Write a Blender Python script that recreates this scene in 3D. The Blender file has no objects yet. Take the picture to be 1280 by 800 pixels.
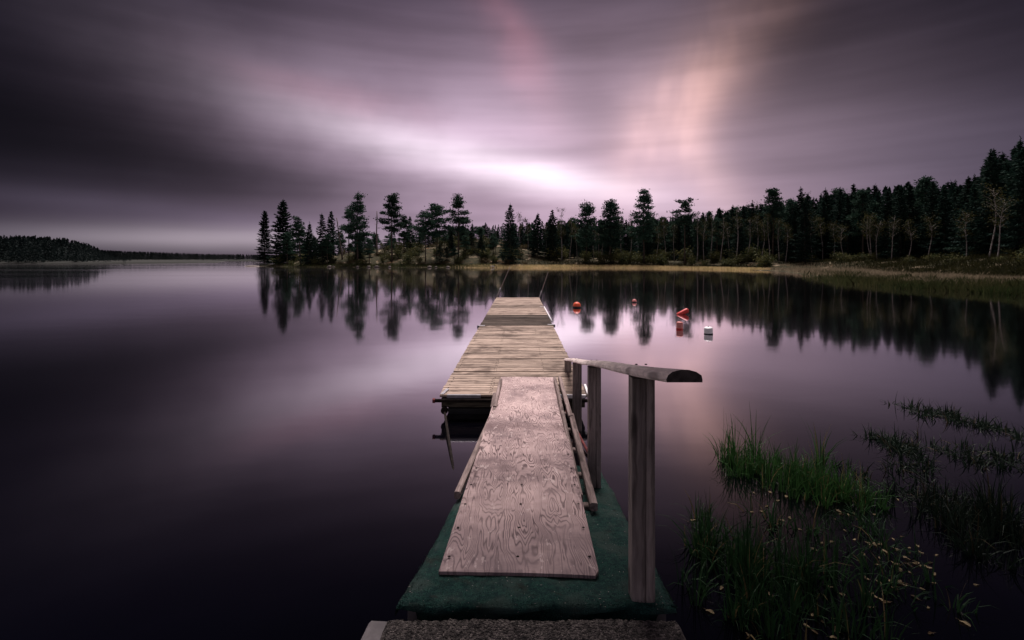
import bpy, math, random
import numpy as np
from mathutils import Vector, Matrix

random.seed(7)
RS = np.random.RandomState(11)
sc = bpy.context.scene
COL = sc.collection
R = math.radians
F, CX, HY, CZ = 620.0, 640.0, 322.0, 2.0     # focal length, centre, horizon and eye height read off the photo


def at(px, py, z=0.0):
    """Ground point of height z seen at a photo pixel."""
    d = F * (CZ - z) / (py - HY)
    return Vector(((px - CX) / F * d, d, z))


def at_d(px, py, d):
    return Vector(((px - CX) / F * d, d, CZ - (py - HY) / F * d))


# ------------------------------------------------------------------ objects
def tag(o, label=None, cat=None, group=None, kind=None):
    if label: o['label'] = label
    if cat: o['category'] = cat
    if group: o['group'] = group
    if kind: o['kind'] = kind
    return o


def thing(name, label, cat, loc=(0, 0, 0), rz=0.0, group=None):
    o = bpy.data.objects.new(name, None)
    o.empty_display_size = .2
    COL.objects.link(o)
    o.location = loc
    o.rotation_euler = (0, 0, rz)
    return tag(o, label, cat, group)


class MB:
    def __init__(s):
        s.v, s.f, s.t, s.m = [], [], [], []

    def add(s, verts, faces, tone=.5, mi=0):
        b = len(s.v)
        s.v.extend([tuple(p) for p in verts])
        for fc in faces:
            s.f.append(tuple(b + i for i in fc))
            s.t.append(tone)
            s.m.append(mi)

    def mesh(s, name, mats, smooth=False, origin=(0, 0, 0)):
        me = bpy.data.meshes.new(name)
        ox, oy, oz = origin
        me.from_pydata([(x - ox, y - oy, z - oz) for x, y, z in s.v], [], s.f)
        if not isinstance(mats, (list, tuple)): mats = [mats]
        for m in mats: me.materials.append(m)
        a = me.attributes.new('tone', 'FLOAT', 'FACE')
        a.data.foreach_set('value', s.t)
        me.polygons.foreach_set('material_index', s.m)
        if smooth: me.polygons.foreach_set('use_smooth', [True] * len(me.polygons))
        me.update()
        return me


def put(name, me, parent=None, origin=None):
    o = bpy.data.objects.new(name, me)
    COL.objects.link(o)
    if parent is not None: o.parent = parent
    return o


def bar(mb, p0, p1, w, h, ch=.006, tone=.5, up=(0, 0, 1), mi=0, end_mi=None):
    """Straight timber from p0 to p1, w wide, h high, with chamfered long edges."""
    p0, p1 = Vector(p0), Vector(p1)
    d = (p1 - p0).normalized()
    u = Vector(up)
    s = d.cross(u)
    if s.length < 1e-4: s = d.cross(Vector((0, 1, 0)))
    s.normalize()
    u = s.cross(d).normalized()
    a, b = w / 2, h / 2
    prof = [(-a + ch, -b), (a - ch, -b), (a, -b + ch), (a, b - ch), (a - ch, b), (-a + ch, b), (-a, b - ch), (-a, -b + ch)]
    k = len(prof)
    V = [p0 + s * x + u * z for x, z in prof] + [p1 + s * x + u * z for x, z in prof]
    mb.add(V, [(i, (i + 1) % k, k + (i + 1) % k, k + i) for i in range(k)], tone, mi)
    mb.add(V, [tuple(range(k))[::-1], tuple(range(k, 2 * k))], tone, mi if end_mi is None else end_mi)


def tube(mb, pts, rad, n=6, tone=.5, cap=True, mi=0):
    pts = [Vector(p) for p in pts]
    V, Fc = [], []
    for i, p in enumerate(pts):
        d = (pts[min(i + 1, len(pts) - 1)] - pts[max(i - 1, 0)]).normalized()
        a = d.cross(Vector((0, 0, 1)) if abs(d.z) < .9 else Vector((1, 0, 0))).normalized()
        b = d.cross(a)
        r = rad[i] if isinstance(rad, (list, tuple)) else rad
        for j in range(n):
            t = 2 * math.pi * j / n
            V.append(p + a * (r * math.cos(t)) + b * (r * math.sin(t)))
    for i in range(len(pts) - 1):
        for j in range(n):
            Fc.append((i * n + j, i * n + (j + 1) % n, (i + 1) * n + (j + 1) % n, (i + 1) * n + j))
    if cap:
        Fc.append(tuple(range(n))[::-1])
        Fc.append(tuple(range((len(pts) - 1) * n, len(pts) * n)))
    mb.add(V, Fc, tone, mi)


def lathe(mb, prof, n=20, M=None, tone=.5, mi=0):
    """Surface of revolution; prof is a list of (radius, z)."""
    V, Fc = [], []
    for r, z in prof:
        for j in range(n):
            t = 2 * math.pi * j / n
            V.append(Vector((r * math.cos(t), r * math.sin(t), z)))
    for i in range(len(prof) - 1):
        for j in range(n):
            Fc.append((i * n + j, i * n + (j + 1) % n, (i + 1) * n + (j + 1) % n, (i + 1) * n + j))
    Fc.append(tuple(range(n))[::-1])
    Fc.append(tuple(range((len(prof) - 1) * n, len(prof) * n)))
    if M is not None: V = [M @ p for p in V]
    mb.add(V, Fc, tone, mi)


# ------------------------------------------------------------------ node helpers
class NT:
    def __init__(s, tree):
        s.t = tree
        s.t.nodes.clear()

    def n(s, typ, **kw):
        o = s.t.nodes.new(typ)
        for k, v in kw.items(): setattr(o, k, v)
        return o

    def link(s, a, b): s.t.links.new(a, b)

    def val(s, sock, v):
        if isinstance(v, bpy.types.NodeSocket): s.link(v, sock)
        else: sock.default_value = v

    def math(s, op, a, b=0.0, c=0.0, clamp=False):
        o = s.n('ShaderNodeMath', operation=op)
        o.use_clamp = clamp
        s.val(o.inputs[0], a); s.val(o.inputs[1], b); s.val(o.inputs[2], c)
        return o.outputs[0]

    def mixc(s, fac, a, b, mode='MIX'):
        o = s.n('ShaderNodeMix', data_type='RGBA', blend_type=mode)
        o.clamp_factor = True
        s.val(o.inputs[0], fac)
        for sock, v in ((o.inputs[6], a), (o.inputs[7], b)):
            if isinstance(v, bpy.types.NodeSocket): s.link(v, sock)
            else: sock.default_value = (*v[:3], 1)
        return o.outputs[2]

    def noise(s, vec, scale=1.0, detail=4.0, rough=.55, dist=0.0):
        o = s.n('ShaderNodeTexNoise')
        s.link(vec, o.inputs['Vector'])
        o.inputs['Scale'].default_value = scale
        o.inputs['Detail'].default_value = detail
        o.inputs['Roughness'].default_value = rough
        o.inputs['Distortion'].default_value = dist
        return o.outputs['Fac']

    def mapping(s, vec, scale=(1, 1, 1), rot=(0, 0, 0), loc=(0, 0, 0)):
        o = s.n('ShaderNodeMapping')
        s.link(vec, o.inputs['Vector'])
        o.inputs['Scale'].default_value = scale
        o.inputs['Rotation'].default_value = rot
        o.inputs['Location'].default_value = loc
        return o.outputs[0]

    def smooth(s, x, lo, hi, a=0.0, b=1.0):
        o = s.n('ShaderNodeMapRange', interpolation_type='SMOOTHSTEP')
        s.val(o.inputs['Value'], x)
        o.inputs['From Min'].default_value = lo
        o.inputs['From Max'].default_value = hi
        o.inputs['To Min'].default_value = a
        o.inputs['To Max'].default_value = b
        return o.outputs[0]

    def bump(s, h, strength=.3, dist=.01):
        o = s.n('ShaderNodeBump')
        s.link(h, o.inputs['Height'])
        o.inputs['Strength'].default_value = strength
        o.inputs['Distance'].default_value = dist
        return o.outputs[0]

    def coords(s): return s.n('ShaderNodeTexCoord').outputs['Object']

    def tone(s): return s.n('ShaderNodeAttribute', attribute_type='GEOMETRY', attribute_name='tone').outputs['Fac']

    def objrand(s): return s.n('ShaderNodeObjectInfo').outputs['Random']

    def out(s, color, rough=.8, normal=None, spec=.3, **kw):
        b = s.n('ShaderNodeBsdfPrincipled')
        if isinstance(color, bpy.types.NodeSocket): s.link(color, b.inputs['Base Color'])
        else: b.inputs['Base Color'].default_value = (*color, 1)
        s.val(b.inputs['Roughness'], rough)
        b.inputs['Specular IOR Level'].default_value = spec
        if normal is not None: s.link(normal, b.inputs['Normal'])
        for k, v in kw.items(): s.val(b.inputs[k.replace('_', ' ')], v)
        o = s.n('ShaderNodeOutputMaterial')
        s.link(b.outputs[0], o.inputs['Surface'])
        return b


def new_mat(name):
    m = bpy.data.materials.new(name)
    m.use_nodes = True
    return m, NT(m.node_tree)


def wood_mat(name, light, dark, axis='Y', grain=1.0, rough=.75, stain=.5, tone_amt=.6, blot=.45):
    """Weathered timber: fine grain along the axis, blotchy stains, per-board tone."""
    m, t = new_mat(name)
    co = t.coords()
    fine = {'X': (1.2, 55, 55), 'Y': (55, 1.2, 55), 'Z': (55, 55, 1.2)}[axis]
    mid = {'X': (.7, 14, 14), 'Y': (14, .7, 14), 'Z': (14, 14, .7)}[axis]
    tn = t.tone()
    off = t.n('ShaderNodeVectorMath', operation='ADD')
    t.link(co, off.inputs[0])
    cmb = t.n('ShaderNodeCombineXYZ')
    for k in range(3): t.link(t.math('MULTIPLY', tn, 37.0 + 11 * k), cmb.inputs[k])
    t.link(cmb.outputs[0], off.inputs[1])
    warp = t.n('ShaderNodeTexNoise'); t.link(off.outputs[0], warp.inputs['Vector'])
    warp.inputs['Scale'].default_value = 5; warp.inputs['Detail'].default_value = 2
    wv = t.n('ShaderNodeVectorMath', operation='MULTIPLY_ADD')
    t.link(warp.outputs['Color'], wv.inputs[0]); wv.inputs[1].default_value = (.045, .045, .045); t.link(off.outputs[0], wv.inputs[2])
    v = wv.outputs[0]
    g1 = t.noise(t.mapping(v, fine), grain, 5, .65, .3)
    g2 = t.noise(t.mapping(v, mid), grain, 4, .6, .6)
    st = t.noise(t.mapping(v, {'X': (.9, 7, 7), 'Y': (5, 1.2, 5), 'Z': (5, 5, 1.2)}[axis]), 1, 5, .65)
    g = t.math('ADD', t.math('MULTIPLY', g1, .55), t.math('MULTIPLY', g2, .45))
    f = t.smooth(g, .34, .66)
    c = t.mixc(f, dark, light)
    sf = t.smooth(st, .48, .72, 0, stain)
    c = t.mixc(sf, c, [x * .38 for x in dark])
    vo = t.n('ShaderNodeTexVoronoi'); t.link(t.mapping(v, {'X': (1.6, 8, 8), 'Y': (8, 1.8, 8), 'Z': (8, 8, 2.2)}[axis]), vo.inputs['Vector'])
    vo.inputs['Scale'].default_value = 1
    c = t.mixc(t.smooth(vo.outputs['Distance'], .22, .10, 0, .8), c, [x * .45 for x in dark])
    c = t.mixc(t.smooth(t.noise(co, 2.1, 4, .6), .5, .68, 0, blot), c, [x * .8 for x in dark])
    k = t.math('ADD', t.math('MULTIPLY', tn, tone_amt * 2), 1 - tone_amt)
    hsv = t.n('ShaderNodeHueSaturation')
    t.link(c, hsv.inputs['Color'])
    t.link(k, hsv.inputs['Value'])
    nrm = t.bump(g1, .5, .004)
    t.out(hsv.outputs[0], rough, nrm, .06)
    return m


def plain_mat(name, col, rough=.6, var=.25, scale=8, metallic=0.0, spec=.4, bump=.15):
    m, t = new_mat(name)
    co = t.coords()
    nz = t.noise(co, scale, 5, .6)
    c = t.mixc(t.smooth(nz, .3, .7), [x * (1 - var) for x in col], [min(1, x * (1 + var)) for x in col])
    t.out(c, rough, t.bump(t.noise(co, scale * 6, 4), bump, .004), spec, Metallic=metallic)
    return m


def leaf_mat(name, a, b, rough=.7, trans=0.15, objv=.35, straw=None):
    """Foliage: hue varies from clump to clump (tone) and from plant to plant."""
    m, t = new_mat(name)
    c = t.mixc(t.tone(), a, b)
    if straw: c = t.mixc(t.smooth(t.tone(), .86, .93), c, straw)
    hsv = t.n('ShaderNodeHueSaturation')
    t.link(c, hsv.inputs['Color'])
    t.link(t.math('ADD', t.math('MULTIPLY', t.objrand(), objv * 2), 1 - objv), hsv.inputs['Value'])
    b_ = t.n('ShaderNodeBsdfPrincipled')
    t.link(hsv.outputs[0], b_.inputs['Base Color'])
    b_.inputs['Roughness'].default_value = rough
    b_.inputs['Specular IOR Level'].default_value = .08
    tr = t.n('ShaderNodeBsdfTranslucent')
    t.link(hsv.outputs[0], tr.inputs['Color'])
    mx = t.n('ShaderNodeMixShader')
    mx.inputs[0].default_value = trans
    t.link(b_.outputs[0], mx.inputs[1]); t.link(tr.outputs[0], mx.inputs[2])
    o = t.n('ShaderNodeOutputMaterial')
    t.link(mx.outputs[0], o.inputs['Surface'])
    return m


# ------------------------------------------------------------------ world: dusk cloud deck over a Nishita sky
SUN_EL, SUN_AZ, EXPO = 62.0, 8.0, .35


def build_world():
    w = bpy.data.worlds.new('World')
    sc.world = w
    w.use_nodes = True
    t = NT(w.node_tree)
    gen = t.n('ShaderNodeTexCoord').outputs['Generated']
    nz = t.n('ShaderNodeVectorMath', operation='NORMALIZE')
    t.link(gen, nz.inputs[0])
    sep = t.n('ShaderNodeSeparateXYZ')
    t.link(nz.outputs[0], sep.inputs[0])
    x, y, z = sep.outputs
    az = t.math('ARCTAN2', x, y)
    el = t.math('ABSOLUTE', t.math('ARCSINE', z))
    K = 620.0
    AZ, EL = t.math('MULTIPLY', az, K), t.math('MULTIPLY', el, K)
    # wind-smeared cloud texture: noise drawn out along the drift of the clouds
    cv = t.n('ShaderNodeCombineXYZ')
    t.link(AZ, cv.inputs[0]); t.link(EL, cv.inputs[1])
    base = cv.outputs[0]
    s1 = t.noise(t.mapping(base, (1 / 380, 1 / 55, 1), (0, 0, R(13))), 1, 4, .5)
    s2 = t.noise(t.mapping(base, (1 / 700, 1 / 24, 1), (0, 0, R(4)), (3.1, 7.7, 0)), 1, 2.5, .5)
    s3 = t.noise(t.mapping(base, (1 / 75, 1 / 150, 1), (0, 0, R(38)), (9, 2, 0)), 1, 3, .5, .2)
    s4 = t.noise(t.mapping(base, (1 / 160, 1 / 120, 1), (0, 0, 0), (5, 5, 5)), 1, 4, .5)
    wx = t.math('MULTIPLY', t.math('SUBTRACT', s4, .5), 60)
    wy = t.math('MULTIPLY', t.math('SUBTRACT', s1, .5), 46)
    WX, WY = t.math('ADD', AZ, wx), t.math('ADD', EL, wy)

    def pix(px, py):
        a = math.atan2(px - CX, F)
        e = math.atan2(HY - py, math.hypot(F, px - CX))
        return a * K, e * K

    def blob(px, py, la, lb, ang, warp=True, p=2.0):
        """Soft elongated patch of cloud: ang is the slope of its long axis, up to the right positive."""
        a0, e0 = pix(px, py)
        U, Vv = (WX, WY) if warp else (AZ, EL)
        dx, dy = t.math('SUBTRACT', U, a0), t.math('SUBTRACT', Vv, e0)
        c, s = math.cos(R(ang)), math.sin(R(ang))
        u = t.math('DIVIDE', t.math('ADD', t.math('MULTIPLY', dx, c), t.math('MULTIPLY', dy, s)), la)
        v = t.math('DIVIDE', t.math('SUBTRACT', t.math('MULTIPLY', dy, c), t.math('MULTIPLY', dx, s)), lb)
        r2 = t.math('ADD', t.math('MULTIPLY', u, u), t.math('MULTIPLY', v, v))
        return t.math('EXPONENT', t.math('MULTIPLY', r2, -.5))

    col = None

    def add(mask, rgb):
        nonlocal col
        vm = t.n('ShaderNodeVectorMath', operation='SCALE')
        vm.inputs[0].default_value = rgb
        t.val(vm.inputs['Scale'], mask)
        if col is None: col = vm.outputs[0]
        else:
            a = t.n('ShaderNodeVectorMath', operation='ADD')
            t.link(col, a.inputs[0]); t.link(vm.outputs[0], a.inputs[1])
            col = a.outputs[0]

    def mul(mask, amt):
        nonlocal col
        vm = t.n('ShaderNodeVectorMath', operation='SCALE')
        t.link(col, vm.inputs[0])
        t.link(t.math('SUBTRACT', 1.0, t.math('MULTIPLY', mask, amt)), vm.inputs['Scale'])
        col = vm.outputs[0]

    add(1.0, (.0085, .0085, .0215))
    for px, py, la, lb, ang, rgb, wp in SKY_ADD:
        add(t.math('MULTIPLY', blob(px, py, la, lb, ang, wp is True), t.smooth(s3 if rgb[0] > rgb[2] * 1.5 else s4, .3, .65, .6, 1.25)) if wp else blob(px, py, la, lb, ang, wp), rgb)
    for px, py, la, lb, ang, amt in SKY_MUL:
        mul(blob(px, py, la, lb, ang), amt)
    # fill light added to the unseen sky behind the camera and overhead
    add(t.smooth(t.math('MULTIPLY', y, -1), -.15, .5), (.15, .128, .150))
    add(t.smooth(z, .70, .95), (.26, .20, .22))
    # streaky modulation
    st = t.math('ADD', t.math('MULTIPLY', s1, .6), t.math('ADD', t.math('MULTIPLY', s2, .28), t.math('MULTIPLY', s4, .12)))
    k = t.smooth(st, .3, .7, .76, 1.24)
    vm = t.n('ShaderNodeVectorMath', operation='SCALE')
    t.link(col, vm.inputs[0]); t.link(k, vm.inputs['Scale'])
    cloud = vm.outputs[0]
    sky = t.n('ShaderNodeTexSky', sky_type='NISHITA')
    sky.sun_disc = False
    sky.sun_elevation = R(SUN_EL)
    sky.sun_rotation = R(SUN_AZ)
    b1, b2 = t.n('ShaderNodeBackground'), t.n('ShaderNodeBackground')
    t.link(sky.outputs[0], b1.inputs[0]); b1.inputs[1].default_value = .05
    t.link(cloud, b2.inputs[0]); b2.inputs[1].default_value = 2 ** -EXPO
    mx = t.n('ShaderNodeMixShader')
    mx.inputs[0].default_value = .995
    t.link(b1.outputs[0], mx.inputs[1]); t.link(b2.outputs[0], mx.inputs[2])
    o = t.n('ShaderNodeOutputWorld')
    t.link(mx.outputs[0], o.inputs['Surface'])
    w.cycles.sampling_method = 'MANUAL'
    w.cycles.sample_map_resolution = 512


#          px   py   long  short ang   linear rgb (added)     warped
SKY_ADD = [
    (668, 228, 232, 90, 0, (.335, .240, .310), False),
    (620, 125, 215, 84, 0, (.175, .122, .165), False),
    (608, 206, 132, 16, -12, (.46, .43, .45), False),
    (530, 178, 185, 42, -12, (.225, .178, .222), True),
    (700, 226, 62, 11, -9, (.17, .165, .17), False),
    (430, 122, 70, 13, -10, (.12, .050, .062), True),
    (884, 104, 64, 29, 46, (.46, .25, .185), 2),
    (832, 162, 52, 30, 52, (.31, .185, .165), 2),
    (868, 200, 55, 20, 128, (.22, .135, .115), 2),
    (640, 50, 62, 17, -58, (.125, .044, .052), True),
    (262, 298, 110, 9, 0, (.38, .33, .355), False),
    (200, 264, 120, 10, -4, (.070, .058, .086), False),
    (270, 240, 110, 30, 0, (.045, .036, .056), True),
    (40, 290, 110, 9, 0, (.016, .015, .026), False),
    (600, 288, 290, 24, 0, (.12, .085, .115), False),
    (800, 270, 120, 30, 0, (.10, .06, .085), False),
    (815, 185, 135, 88, 0, (.185, .126, .128), False),
    (1060, 190, 150, 62, -12, (.060, .048, .066), False),
    (1180, 200, 90, 40, 0, (.016, .015, .026), False),
]
SKY_MUL = [
    (190, 206, 170, 20, -9, .42),
    (30, 175, 195, 72, -5, .78),
    (985, 50, 75, 55, 40, .45),
    (1200, 40, 160, 90, 0, .5),
    (60, 20, 200, 60, 0, .5),
    (745, 120, 36, 80, 15, .22),
    (560, 246, 120, 10, -8, .12),
]

build_world()

# ------------------------------------------------------------------ materials
M = {}


def build_materials():
    M['ply'] = ply_mat()
    M['deck'] = wood_mat('weathered_deck_boards', (.58, .45, .37), (.10, .072, .06), 'X', .9, .8, .9, .5, .7)
    M['beam'] = wood_mat('weathered_beam', (.38, .29, .275), (.11, .083, .077), 'Y', 1, .8, .4, .3)
    M['rail'] = wood_mat('weathered_rail', (.72, .60, .57), (.40, .325, .31), 'Y', 1, .75, .1, .3)
    M['post'] = wood_mat('weathered_post', (.36, .31, .29), (.10, .084, .078), 'Z', .8, .8, .4, .3)
    M['endgrain'] = plain_mat('dark_end_grain', (.05, .042, .04), .85, .5, 30)
    M['darkwood'] = wood_mat('wet_dark_wood', (.10, .085, .065), (.03, .025, .02), 'X', 1, .7, .3, .3)
    M['pontoon'] = plain_mat('black_float', (.012, .012, .014), .5, .3, 6)
    M['steel'] = plain_mat('galvanised_steel', (.32, .31, .33), .45, .25, 12, .6)
    M['white'] = plain_mat('white_paint', (.75, .72, .74), .5, .08, 10)
    M['rust'] = plain_mat('dark_rusty_steel', (.016, .012, .011), .8, .5, 18, .0, spec=.05)
    M['redpaint'] = plain_mat('faded_red_paint', (.17, .045, .045), .7, .35, 16, spec=.1)
    M['orange'] = plain_mat('orange_plastic', (.80, .115, .045), .4, .08, 14, bump=.03)
    M['redplastic'] = plain_mat('red_plastic', (.62, .05, .045), .4, .12, 14, bump=.03)
    M['pink'] = plain_mat('sun_faded_pink_plastic', (.62, .21, .19), .5, .15, 14, bump=.03)
    M['whiteplastic'] = plain_mat('white_plastic', (.82, .80, .82), .4, .06, 10, bump=.03)
    M['darkband'] = plain_mat('dark_waterline', (.03, .03, .035), .6, .3, 12)
    M['rope'] = plain_mat('dark_rope', (.06, .05, .045), .9, .3, 60)
    M['carpet'] = carpet_mat()
    M['concrete'] = gravel_mat()
    M['slab'] = plain_mat('grey_paving_stone', (.20, .18, .185), .85, .25, 9)
    M['rock'] = plain_mat('pale_granite', (.20, .17, .15), .85, .35, 5)
    M['pine_trunk'] = bark_mat('pine_bark', (.050, .040, .035), (.085, .062, .048), 3)
    M['spruce_trunk'] = bark_mat('spruce_bark', (.030, .025, .022), (.06, .048, .042), 3)
    M['birch_trunk'] = birch_mat()
    M['snag'] = bark_mat('bare_grey_deadwood', (.16, .125, .115), (.28, .22, .20), 4)
    M['pine'] = leaf_mat('pine_needles', (.011, .032, .025), (.050, .092, .060), rough=.9)
    M['spruce'] = leaf_mat('spruce_needles', (.006, .016, .014), (.018, .036, .025), rough=.95)
    M['birch'] = leaf_mat('autumn_birch_leaves', (.018, .026, .010), (.060, .052, .018), trans=.3)
    M['shrub'] = leaf_mat('shrub_leaves', (.020, .034, .014), (.105, .100, .036), trans=.25)
    M['heather'] = leaf_mat('heather', (.030, .022, .014), (.11, .085, .035), trans=.2)
    M['reed'] = leaf_mat('shore_reeds', (.026, .046, .015), (.095, .090, .038), trans=.4)
    M['paleg'] = leaf_mat('dry_shore_grass', (.19, .155, .105), (.36, .29, .20), trans=.45)
    M['yellowg'] = leaf_mat('yellow_shore_grass', (.42, .34, .15), (.72, .54, .30), trans=.5)
    M['bankg'] = leaf_mat('bank_sedge', (.014, .017, .008), (.045, .042, .016), trans=.2)
    M['clump'] = leaf_mat('bright_water_grass', (.011, .040, .012), (.052, .128, .034), .5, .3, .1, (.20, .15, .07))
    M['clump_dark'] = leaf_mat('dark_water_grass', (.008, .028, .012), (.026, .062, .022), .55, .3, .1, (.13, .095, .045))
    M['sprig'] = leaf_mat('black_green_water_sprigs', (.006, .013, .010), (.018, .030, .018), .55, .2, .1, (.06, .045, .025))
    M['float_leaf'] = leaf_mat('fallen_leaf', (.05, .032, .016), (.30, .23, .135), .6, .2, .4)
    M['ground'] = ground_mat()
    M['water'] = water_mat()
    M['darkground'] = plain_mat('dark_wood_floor', (.012, .013, .010), .95, .3, .5)
    M['farwood'] = leaf_mat('far_wood', (.004, .008, .009), (.012, .020, .018))


def ply_mat():
    m, t = new_mat('weathered_plywood')
    co = t.coords()
    sp = t.n('ShaderNodeSeparateXYZ'); t.link(co, sp.inputs[0])
    # the veneer was peeled from a log: its figure repeats across the sheet
    xx = t.math('ADD', t.math('PINGPONG', t.math('ADD', sp.outputs[0], 10.19), .19), t.math('MULTIPLY', t.noise(co, 3.0, 2), .10))
    cv = t.n('ShaderNodeCombineXYZ')
    t.link(xx, cv.inputs[0]); t.link(sp.outputs[1], cv.inputs[1]); t.link(t.math('MULTIPLY', sp.outputs[0], .35), cv.inputs[2])
    n1 = t.noise(t.mapping(cv.outputs[0], (7.0, .95, 2.0)), 1, 2.4, .5, .15)
    n2 = t.noise(t.mapping(co, (13, 13, 13)), 1, 3, .5)
    ph = t.math('ADD', t.math('MULTIPLY', n1, 175), t.math('MULTIPLY', n2, 2.0))
    s = t.math('ADD', t.math('MULTIPLY', t.math('SINE', ph), .5), .5)
    line = t.math('POWER', s, 3.2)
    amt = t.math('MULTIPLY', t.smooth(t.noise(co, 2.4, 3), .28, .62, .38, 1.0), t.smooth(sp.outputs[1], 7.0, 4.3, .7, 1.0))
    late = t.math('MULTIPLY', line, amt)
    blot = t.noise(co, 3.2, 6, .65)
    c = t.mixc(t.smooth(blot, .35, .7), (.55, .41, .395), (.42, .305, .30))
    c = t.mixc(late, c, (.085, .055, .058))
    pocket = t.smooth(n1, .53, .60)
    c = t.mixc(t.math('MULTIPLY', pocket, .18), c, (.19, .14, .145))
    dirt = t.smooth(t.noise(co, 1.3, 5, .7), .44, .68, 0, .85)
    c = t.mixc(dirt, c, (.15, .105, .11))
    # a damp dark band where the two sheets meet and foot-worn soil at the foot of the board
    seam = t.math('EXPONENT', t.math('MULTIPLY', t.math('POWER', t.math('DIVIDE', t.math('SUBTRACT', sp.outputs[1], SEAM_Y + .03), .13), 2), -1))
    c = t.mixc(t.math('MULTIPLY', seam, t.smooth(blot, .35, .65, .2, .9)), c, (.17, .115, .115))
    foot = t.math('MULTIPLY', t.smooth(sp.outputs[1], PLY_Y0 + .75, PLY_Y0, 0, 1), t.smooth(blot, .3, .65, .25, .75))
    c = t.mixc(foot, c, (.20, .15, .16))
    vo = t.n('ShaderNodeTexVoronoi')
    t.link(t.mapping(co, (5.5, 4.2, 1)), vo.inputs['Vector']); vo.inputs['Scale'].default_value = 1
    kn = t.smooth(vo.outputs['Distance'], .085, .035)
    c = t.mixc(t.math('MULTIPLY', kn, .85), c, (.055, .035, .035))
    scuff = t.smooth(t.noise(t.mapping(co, (2.2, 9, 1)), 1, 6, .75), .55, .68, 0, .6)
    c = t.mixc(scuff, c, (.22, .165, .165))
    edge = t.smooth(t.noise(t.mapping(co, (26, 9, 1)), 1, 4, .6), .60, .68, 0, .55)
    c = t.mixc(edge, c, (.62, .50, .48))
    h = t.math('ADD', t.math('MULTIPLY', late, -1), t.math('MULTIPLY', t.noise(t.mapping(co, (90, 4, 1)), 1, 3), .5))
    t.out(c, .8, t.bump(h, .35, .003), .1)
    return m


def carpet_mat():
    m, t = new_mat('green_outdoor_carpet')
    co = t.coords()
    f1 = t.noise(co, 190, 3, .6)
    f2 = t.noise(co, 34, 4, .6)
    f3 = t.noise(co, 4, 4, .6)
    c = t.mixc(t.smooth(f1, .3, .7), (.008, .026, .024), (.032, .098, .080))
    c = t.mixc(t.smooth(f2, .40, .66, 0, .75), c, (.007, .024, .026))
    c = t.mixc(t.smooth(f3, .44, .64, 0, .7), c, (.050, .075, .066))
    c = t.mixc(t.smooth(t.noise(co, 7, 5, .7), .55, .7, 0, .7), c, (.030, .030, .024))
    sp = t.smooth(t.noise(co, 85, 1, .5), .745, .77)
    c = t.mixc(sp, c, (.40, .35, .33))
    t.out(c, .95, t.bump(t.math('ADD', f1, t.math('MULTIPLY', f2, .6)), 1.0, .012), .1)
    return m


def gravel_mat():
    m, t = new_mat('exposed_aggregate_concrete')
    co = t.coords()
    vo = t.n('ShaderNodeTexVoronoi'); t.link(co, vo.inputs['Vector']); vo.inputs['Scale'].default_value = 105
    ck = t.n('ShaderNodeSeparateColor'); t.link(vo.outputs['Color'], ck.inputs[0])
    n = t.noise(co, 28, 6, .7)
    c = t.mixc(ck.outputs[0], (.05, .045, .042), (.25, .215, .20))
    c = t.mixc(t.smooth(n, .36, .56), (.035, .031, .030), c)
    h = t.math('ADD', t.math('MULTIPLY', vo.outputs['Distance'], -1.2), n)
    t.out(c, .9, t.bump(h, 1.0, .02), .2)
    return m


def bark_mat(name, a, b, sc_):
    m, t = new_mat(name)
    co = t.coords()
    n = t.noise(t.mapping(co, (6, 6, 1.2)), sc_, 5, .65)
    t.out(t.mixc(t.smooth(n, .35, .65), a, b), .9, t.bump(n, .5, .03), .1)
    return m


def birch_mat():
    m, t = new_mat('birch_bark')
    co = t.coords()
    n = t.noise(t.mapping(co, (2.5, 2.5, 5)), 1.6, 4, .6)
    c = t.mixc(t.smooth(n, .52, .62), (.30, .265, .25), (.05, .042, .042))
    t.out(c, .8, None, .2)
    return m


def ground_mat():
    m, t = new_mat('forest_floor_and_heath')
    co = t.coords()
    a = t.noise(co, .22, 6, .65)
    b = t.noise(co, 1.6, 6, .7)
    c = t.mixc(t.smooth(b, .35, .65), (.016, .018, .009), (.052, .044, .022))
    c = t.mixc(t.smooth(t.noise(co, .45, 6, .7), .56, .64), c, (.28, .22, .15))
    c = t.mixc(t.smooth(t.noise(co, .6, 5, .7), .58, .68, 0, .8), c, (.16, .085, .045))
    t.out(c, .95, t.bump(b, .8, .2), .1)
    return m


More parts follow.
